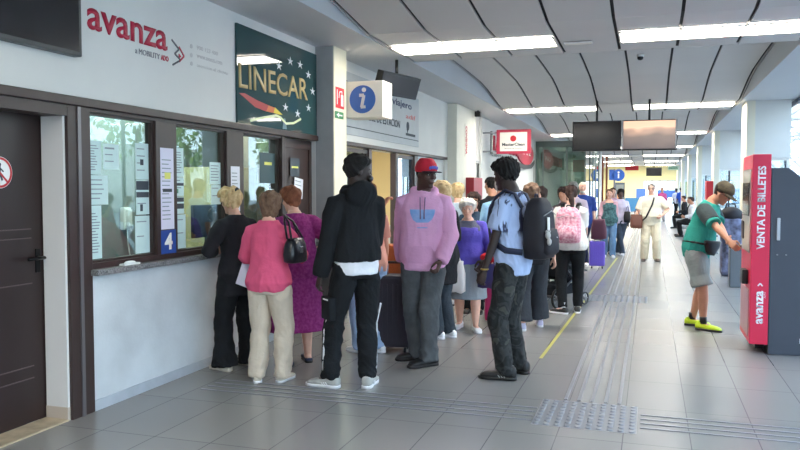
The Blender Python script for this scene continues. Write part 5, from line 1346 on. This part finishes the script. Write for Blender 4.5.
# behind him
person('grey-haired man in pale blue shirt seen from behind beside the white-haired lady', 1.69, ((-1.55,8.95),(-1.78,8.9)), .25, 'fair', vox=.010, top=dict(mat=cloth('pale_blue', (140,180,210)), hem=-.05, sleeve=.4, loose=.03, off=.018), bottom=dict(mat=cloth('navy_jeans', (50,58,84))), shoes=dict(mat=SH_BROWN), hair=('short', H_GREY, dict(th=.012)), heady=-.3)
person('woman with curly blonde-grey hair behind the hoodie, pale jacket', 1.62, ((-2.36,9.9),(-2.52,9.9)), .4, 'fair', vox=.012, sex='f', top=dict(mat=cloth('pale_jacket', (170,186,200)), hem=-.08), bottom=dict(mat=CBE), shoes=dict(mat=SH_WHITE), hair=('shortf', H_BLOND, dict(th=.03)))
q = person('dark-haired woman with glasses peering over the white-haired lady', 1.50, ((-2.18,9.4),(-2.04,9.4)), PI+.2, 'tan', vox=.010, sex='f', face_detail=True, top=dict(mat=cloth('teal_dark', (50,70,90)), hem=-.05), bottom=dict(mat=CB), shoes=dict(mat=SH_BLACK), hair=('bob', H_DARK)); glasses(q)
person('dark-haired man in black behind the pale blue shirt', 1.72, ((-1.98,10.45),(-2.15,10.35)), .9, 'tan', vox=.012, top=dict(mat=CB2, hem=-.05), bottom=dict(mat=CB2), shoes=dict(mat=SH_BLACK), hair=('short', H_BLACK))
q = person('brown-haired woman in black dress with sunglasses on her head behind the backpack', 1.60, ((-1.17,8.66),(-1.32,8.36)), .45, 'fair', vox=.009, sex='f', build=1.08, hands=((-1.00,8.62,.72),(-1.5,8.6,1.0)), poles=((.6,-1,0),None), curl=(.4,.5), toes=(.2,.3),
    top=dict(mat=CB2, hem=-.06, sleeve=.35, loose=.03), bottom=dict(mat=cloth('charcoal', (54,58,64)), flare=.04, off=.026, len=.93), shoes=dict(mat=mat('shoe_lilac', (206,200,224), .5), sole=SOLE_W), hair=('long', H_BROWN, dict(th=.028)))
MB().tube([q.HT((x, q.hd*.45, q.hh*.53-abs(x)*.5)) for x in (-.07,-.03,0,.03,.07)], .012, 8).build('sunglasses', M_BLACK, q.root)
c_, M_ = q.spine(.2); path_band('tan_strap', [c_+M_@Vector(v) for v in ((-.02,-.10,.19),(.05,-.13,.10),(.13,-.12,-.02),(.17,-.08,-.12))], .04, .012, mat('strap_tan', (222,184,150), .7), q.root, (0,-1,0))
person('woman with long dark hair in mauve-grey cardigan facing left', 1.58, ((-1.55,11.1),(-1.38,11.0)), PI-.75, 'fair', vox=.011, sex='f', face_detail=True, under=dict(mat=cloth('sky_top', (150,170,200)), off=.018, sleeve=0, hem=-.0), top=dict(mat=cloth('mauve', (120,106,116)), hem=-.08, off=.02, neck=.29), bottom=dict(mat=CB), shoes=dict(mat=SH_BLACK), hair=('long', H_DARK, dict(th=.022)))
person('dark-haired person in dusky clothes behind the mauve cardigan', 1.58, ((-1.32,12.0),(-1.2,12.0)), PI-.3, 'tan', vox=.013, sex='f', top=dict(mat=cloth('dusky', (112,92,98)), hem=-.05), bottom=dict(mat=CB), shoes=dict(mat=SH_BLACK), hair=('bob', H_DARK))

# woman with the pink backpack
p = person('dark-haired woman in white t-shirt and black leggings wearing a pink backpack', 1.60, ((-.85,9.78),(-1.02,9.64)), -.05, 'fair', vox=.008, sex='f', build=1.04, hands=((-.86,10.05,1.02),(-1.18,9.95,.92)), poles=((.25,-1,-.8),(-1,-.5,-.8)), toes=(.1,1.1), headp=.15, heady=.15,
    top=dict(mat=cloth('offwhite', (224,220,214), var=.04), hem=-.01, sleeve=.36, off=.02, loose=.04, soff=.024), bottom=dict(mat=CB, off=.008, wr=.004, name='leggings', len=.95), shoes=dict(mat=SH_BLACK, sole=SOLE_W, sock=SH_WHITE), hair=('tied', H_DARK, dict(th=.018)))
backpack(p, 'pink patterned backpack on the woman in black leggings', mat('backpack_pink', (196,110,134), .8, col2=(236,196,206), vscale=34, bump=.2), .31, .44, .19, zc=.165, pocket=mat('backpack_pink'), strap=M_BLACK)
person('grey-haired person in pale pink shirt hidden beyond the ponytail', 1.68, ((-1.12,12.9),(-1.3,12.9)), .1, 'fair', vox=.012, top=dict(mat=cloth('pale_pink', (220,196,206)), hem=-.05, sleeve=.4), bottom=dict(mat=CJL), shoes=dict(mat=SH_WHITE), hair=('short', H_GREY))

# pushchair
t = empty('pushchair', (-1.18, 10.35, 0), -.5, label='dark folded-hood pushchair beside the woman with the pink backpack', cat='pushchair')
fm = MB()
for s in (-.22,.22): fm.tube([(s,-.42,.88),(s,-.34,.75),(s,.25,.18)], .014, 8); fm.tube([(s,.05,.36),(s,-.32,.16)], .014, 8); fm.tube([(s,-.2,.60),(s,.38,.46)], .012, 8)
fm.tube([(-.22,-.42,.88),(.22,-.42,.88)], .018, 8); fm.tube([(-.22,.25,.2),(.22,.25,.2)], .012, 8); fm.tube([(-.22,-.32,.16),(.22,-.32,.16)], .012, 8)
fm.build('frame', mat('frame_dark', (60,62,68), .4, metal=.5), t, True)
for sx in (-.25,.25):
    for y, r in ((.30,.09),(-.32,.14)):
        wv = MB(); wv.tube([(sx, y+r*.88*math.cos(a), r+r*.88*math.sin(a)) for a in [TAU*k/24 for k in range(25)]], r*.13, 8); wo_ = wv.build('wheel', M_BLACK, t, True)
        sp_ = MB(); sp_.cyl((sx-.02,y,r),(sx+.02,y,r),r*.25)
        for k in range(5): sp_.tube([(sx,y,r),(sx, y+r*.85*math.cos(k*TAU/5), r+r*.85*math.sin(k*TAU/5))], .007, 6)
        sp_.build('spokes', M_METAL, wo_)
b = MB(); b.loft([[Vector((x, y+.0, z)) for x, y, z in ((-.2,a,c),(.2,a,c),(.2,a2,c2),(-.2,a2,c2))] for a, c, a2, c2 in ((-.22,.42,-.30,.80),(.0,.34,-.20,.88),(.22,.34,.02,.46),(.36,.40,.34,.46))]); b.build('seat_fabric', cloth('pram_black', (30,32,38)), t)
b = MB(); b.ball((0,-.12,.78), (.215,.24,.2)); b.build('hood', cloth('pram_navy', (36,40,52)), t, True)
b = MB(); b.box(-.18,.18,-.28,.16,.16,.30,.03); b.build('basket', cloth('pram_black'), t)

# further people facing the camera
p = person('balding man with white beard in navy blue polo behind the pink backpack', 1.70, ((-1.22,16.0),(-1.40,16.0)), PI+.08, 'fair', vox=.011, build=1.1, belly=.03, face_detail=True, top=dict(mat=cloth('polo_blue', (40,62,130)), hem=-.06, sleeve=.42, off=.02, collar=True, name='polo_shirt'), bottom=dict(mat=cloth('navy', (40,44,70))), shoes=dict(mat=SH_WHITE, sole=SOLE_W), hair=('bald', H_WHITE)); beard(p, H_WHITE)
suitcase('violet hard-shell suitcase in the queue under a maroon bag', -.98, 15.5, .1, .30, .22, .54, mat('suitcase_violet', (108,84,196), .4))
bag('travel_bag', 'maroon soft travel bag resting on the violet suitcase', (-.95, 15.5, .575), .30, .20, .40, mat('bag_maroon', (84,38,58), .7), hl=.08, hm=M_BLACK, cat='bag')
CTE = mat('cloth_teal_pattern', (40,70,78), .9, col2=(80,120,124), vscale=26)
p = person('woman in teal patterned top, open pink cardigan and blue jeans facing the camera', 1.56, ((-.98,18.2),(-.80,18.1)), PI+.1, 'fair', vox=.011, sex='f', build=1.05, face_detail=True, hands=((-1.1,17.95,.80),(-.72,18.15,.72)), under=dict(mat=CTE, hem=-.05, off=.018, sleeve=0, neck=.27, name='patterned_top', loose=.04), bottom=dict(mat=cloth('mid_denim', (96,128,164)), name='jeans'), shoes=dict(mat=SH_WHITE, sole=SOLE_W), hair=('tied', H_BROWN))
def side_panels(P, m, name='open_cardigan'):
    for (s0, e, wr), s in zip(P.arms, (1, -1)):
        b = MB(); H = P.H; b.tube([s0-P.MS@Vector((s*.05*H,0,0)), s0, s0.lerp(e,.5), e, e.lerp(wr,.5), e.lerp(wr,.85)], [.034*H,.040*H,.036*H,.031*H,.027*H,.024*H], 14)
        b.loft([[P.spine(z)[0]+P.spine(z)[1]@Vector((s*x*H, y*H, 0)) for x, y in ((.03,-.075),(.085,-.06),(.112,0),(.092,.05),(.062,.075),(.055,.062),(.08,.04),(.098,0),(.075,-.045),(.03,-.06))] for z in (.29,.2,.1,.0,-.08,-.12)])
        me = fuse(b.bm, name, .011, 2); link_mesh(name, me, m, P.root, True)
side_panels(p, cloth('cardigan_pink', (206,160,170)))
person('tall pale person in pink behind the teal top', 1.60, ((-.78,19.1),(-.92,19.1)), PI+.05, 'fair', vox=.013, top=dict(mat=cloth('pink_lilac', (204,170,190)), hem=-.06, sleeve=.5), bottom=dict(mat=cloth('dark_teal_jeans', (54,78,96))), shoes=dict(mat=SH_BROWN), hair=('short', H_DARK))
person('darker-skinned person in white top and white trainers last in the queue', 1.56, ((-.60,18.75),(-.72,18.9)), PI+.1, 'dark', vox=.013, sex='f', top=dict(mat=cloth('white_lilac', (214,204,226)), hem=-.03, sleeve=.45), bottom=dict(mat=cloth('dark_jeans2', (60,70,84))), shoes=dict(mat=SH_WHITE, sole=SOLE_W), hair=('bob', H_BLACK))
bag('shoulder_bag', 'small black shoulder bag at the side of the last person in the queue', (-.50, 18.72, .78), .16, .10, .26, M_BLACK, hl=.12)

# man in cream with shoulder bag
CCR = cloth('cream_shirt', (222,216,196), var=.04); CTR = cloth('stone_trousers', (214,204,180), var=.05)
p = person('grey-haired man in cream shirt and trousers with brown shoulder bag', 1.68, ((-.10,17.40),(.16,17.40)), PI, 'fair', vox=.009, build=1.12, belly=.04, face_detail=True, hands=((-.34,17.30,.76),(.25,17.24,1.0)), poles=((.9,-1,0),(-1.3,-.7,.1)), toes=(PI-.15,PI+.25),
    top=dict(mat=CCR, hem=-.05, sleeve=.42, off=.022, loose=.03, collar=True, name='cream_shirt'), bottom=dict(mat=CTR, off=.022, name='stone_trousers'), shoes=dict(mat=SH_BROWN, sole=M_BLACK), hair=('short', H_GREY)); glasses(p)
c_, M_ = p.spine(.2); H = p.H
VL.update()
path_band('bag_strap', [p.spine(.315)[0]+Vector((-.05,.0,.02)), on_chest(p,-.055,.28,.012), on_chest(p,-.02,.2,.012), on_chest(p,.04,.12,.012), on_chest(p,.10,.04,.012), p.spine(-.02)[0]+Vector((.20,.08,.0))], .035, .012, M_BLACK, p.root, (0,1,0))
t = bag('shoulder_bag', 'brown leather shoulder bag at the hip of the man in cream', (-.27, 17.24, .72), .26, .10, .30, mat('leather_brown', (104,60,44), .45), hl=.10, rz=.2, taper=.95)

# far people
p = person('person in magenta top standing by the bright far doors', 1.66, ((.50,40),(.66,40)), PI, 'tan', vox=.016, sex='f', top=dict(mat=cloth('magenta', (168,70,120)), hem=-.05, sleeve=.6), bottom=dict(mat=cloth('pale_trousers', (190,180,180))), shoes=dict(mat=SH_BLACK), hair=('short', H_BROWN))
person('man in white and black with his back to the hall, far right', 1.64, ((1.38,47),(1.54,47)), .3, 'dark', vox=.016, top=dict(mat=cloth('white_grey', (190,200,220)), hem=-.05, sleeve=.5), bottom=dict(mat=CB), shoes=dict(mat=SH_BLACK), hair=('short', H_BLACK))
person('man in blue shirt and blue jeans at the far right', 1.68, ((1.62,46.6),(1.78,46.6)), .1, 'dark', vox=.016, top=dict(mat=cloth('royal', (40,80,180)), hem=-.05, sleeve=.5), bottom=dict(mat=cloth('mid_denim')), shoes=dict(mat=SH_BLACK), hair=('short', H_BLACK))
for (y, c1, lab) in ((26.9, CWH, 'traveller in white seated on the blue seats by the third cream post'), (32.9, CB2, 'traveller in dark clothes seated further along the blue seats'), (27.62, CB2, 'traveller in black seated beside the one in white')):
    person(lab, 1.66, ((1.0,y+.1),(1.0,y-.1)), PI/2, 'tan', vox=.014, seat=.54, hipoff=(0,-.34), lean=.0, kneepole=((0,1,1.2),(0,1,1.2)), hands=((1.12,y+.16,.66),(1.12,y-.16,.66)), top=dict(mat=c1, hem=-.03), bottom=dict(mat=CB), shoes=dict(mat=SH_BLACK), hair=('short', H_DARK))

# man in green at the ticket machine
CGR = cloth('sport_green', (52,150,136), var=.06); CSH = cloth('grey_shorts', (140,148,146), var=.06)
p = person('man in green sports shirt, grey shorts and bucket cap using the ticket machine', 1.68, ((.58,8.98),(.48,9.26)), -PI/2-.30, 'tan', vox=.0075, build=1.04, lean=.40, belly=.02, hipoff=(0,-.02), face_detail=True,
    hands=((.83,8.52,.97),(.83,8.70,.95)), poles=((.8,-1,-.8),(-.8,-1,-1)), curl=(.4,.5), headp=.42, toes=(-PI/2-.45,-PI/2-.25),
    top=dict(mat=CGR, hem=-.04, sleeve=.42, off=.02, loose=.03, name='sports_shirt'), bottom=dict(mat=CSH, len=.46, off=.026, name='shorts', wr=.008), shoes=dict(mat=SH_NEON, sole=M_BLACK, lace=SH_BLACK, sock=M_BLACK, size=1.08), hair=('short', H_DARK))
glasses(p)
for (s0, e, wr), s in zip(p.arms, (1, -1)):
    H = p.H; b = MB(); b.tube([s0-p.MS@Vector((s*.05*H,-.01,0)), s0+p.MS@Vector((0,0,.002)), s0.lerp(e,.3), s0.lerp(e,.72)], [.040*H,.054*H,.055*H,.050*H], 16)
    me = fuse(b.bm, 'grey_sleeve', .009, 2); link_mesh('grey_sleeve', me, cloth('sleeve_grey', (66,76,78)), p.root, True)
cap(p, cloth('cap_olive', (96,88,70), col2=(70,64,54), vscale=18), cloth('cap_olive2', (80,72,58)))
# waist pack
t = empty('waist_pack', p.W@(p.spine(.03)[0]), label='black waist pack worn by the man in green', cat='bag'); t.rotation_euler = (p.W.to_3x3()@p.spine(.03)[1]).to_euler()
MB().tube([(.205*math.cos(a), .172*math.sin(a)+.02, .03*math.cos(a)) for a in [TAU*k/32 for k in range(33)]], .013, 8).build('belt', M_BLACK, t)
MB().loft([[Vector((x*.085, .165+y*.035, z)) for x, y in [(math.cos(TAU*j/16), math.sin(TAU*j/16)) for j in range(16)]] if False else [Vector((.09+x*.10*a, .175+y*.035-x*.05*a, z)) for x, y in [(math.cos(TAU*j/16), math.sin(TAU*j/16)) for j in range(16)]] for a, z in ((.3,-.09),(.7,-.05),(1.1,.02),(1.15,.06),(.9,.07))]).build('pouch', M_BLACK, t, True)
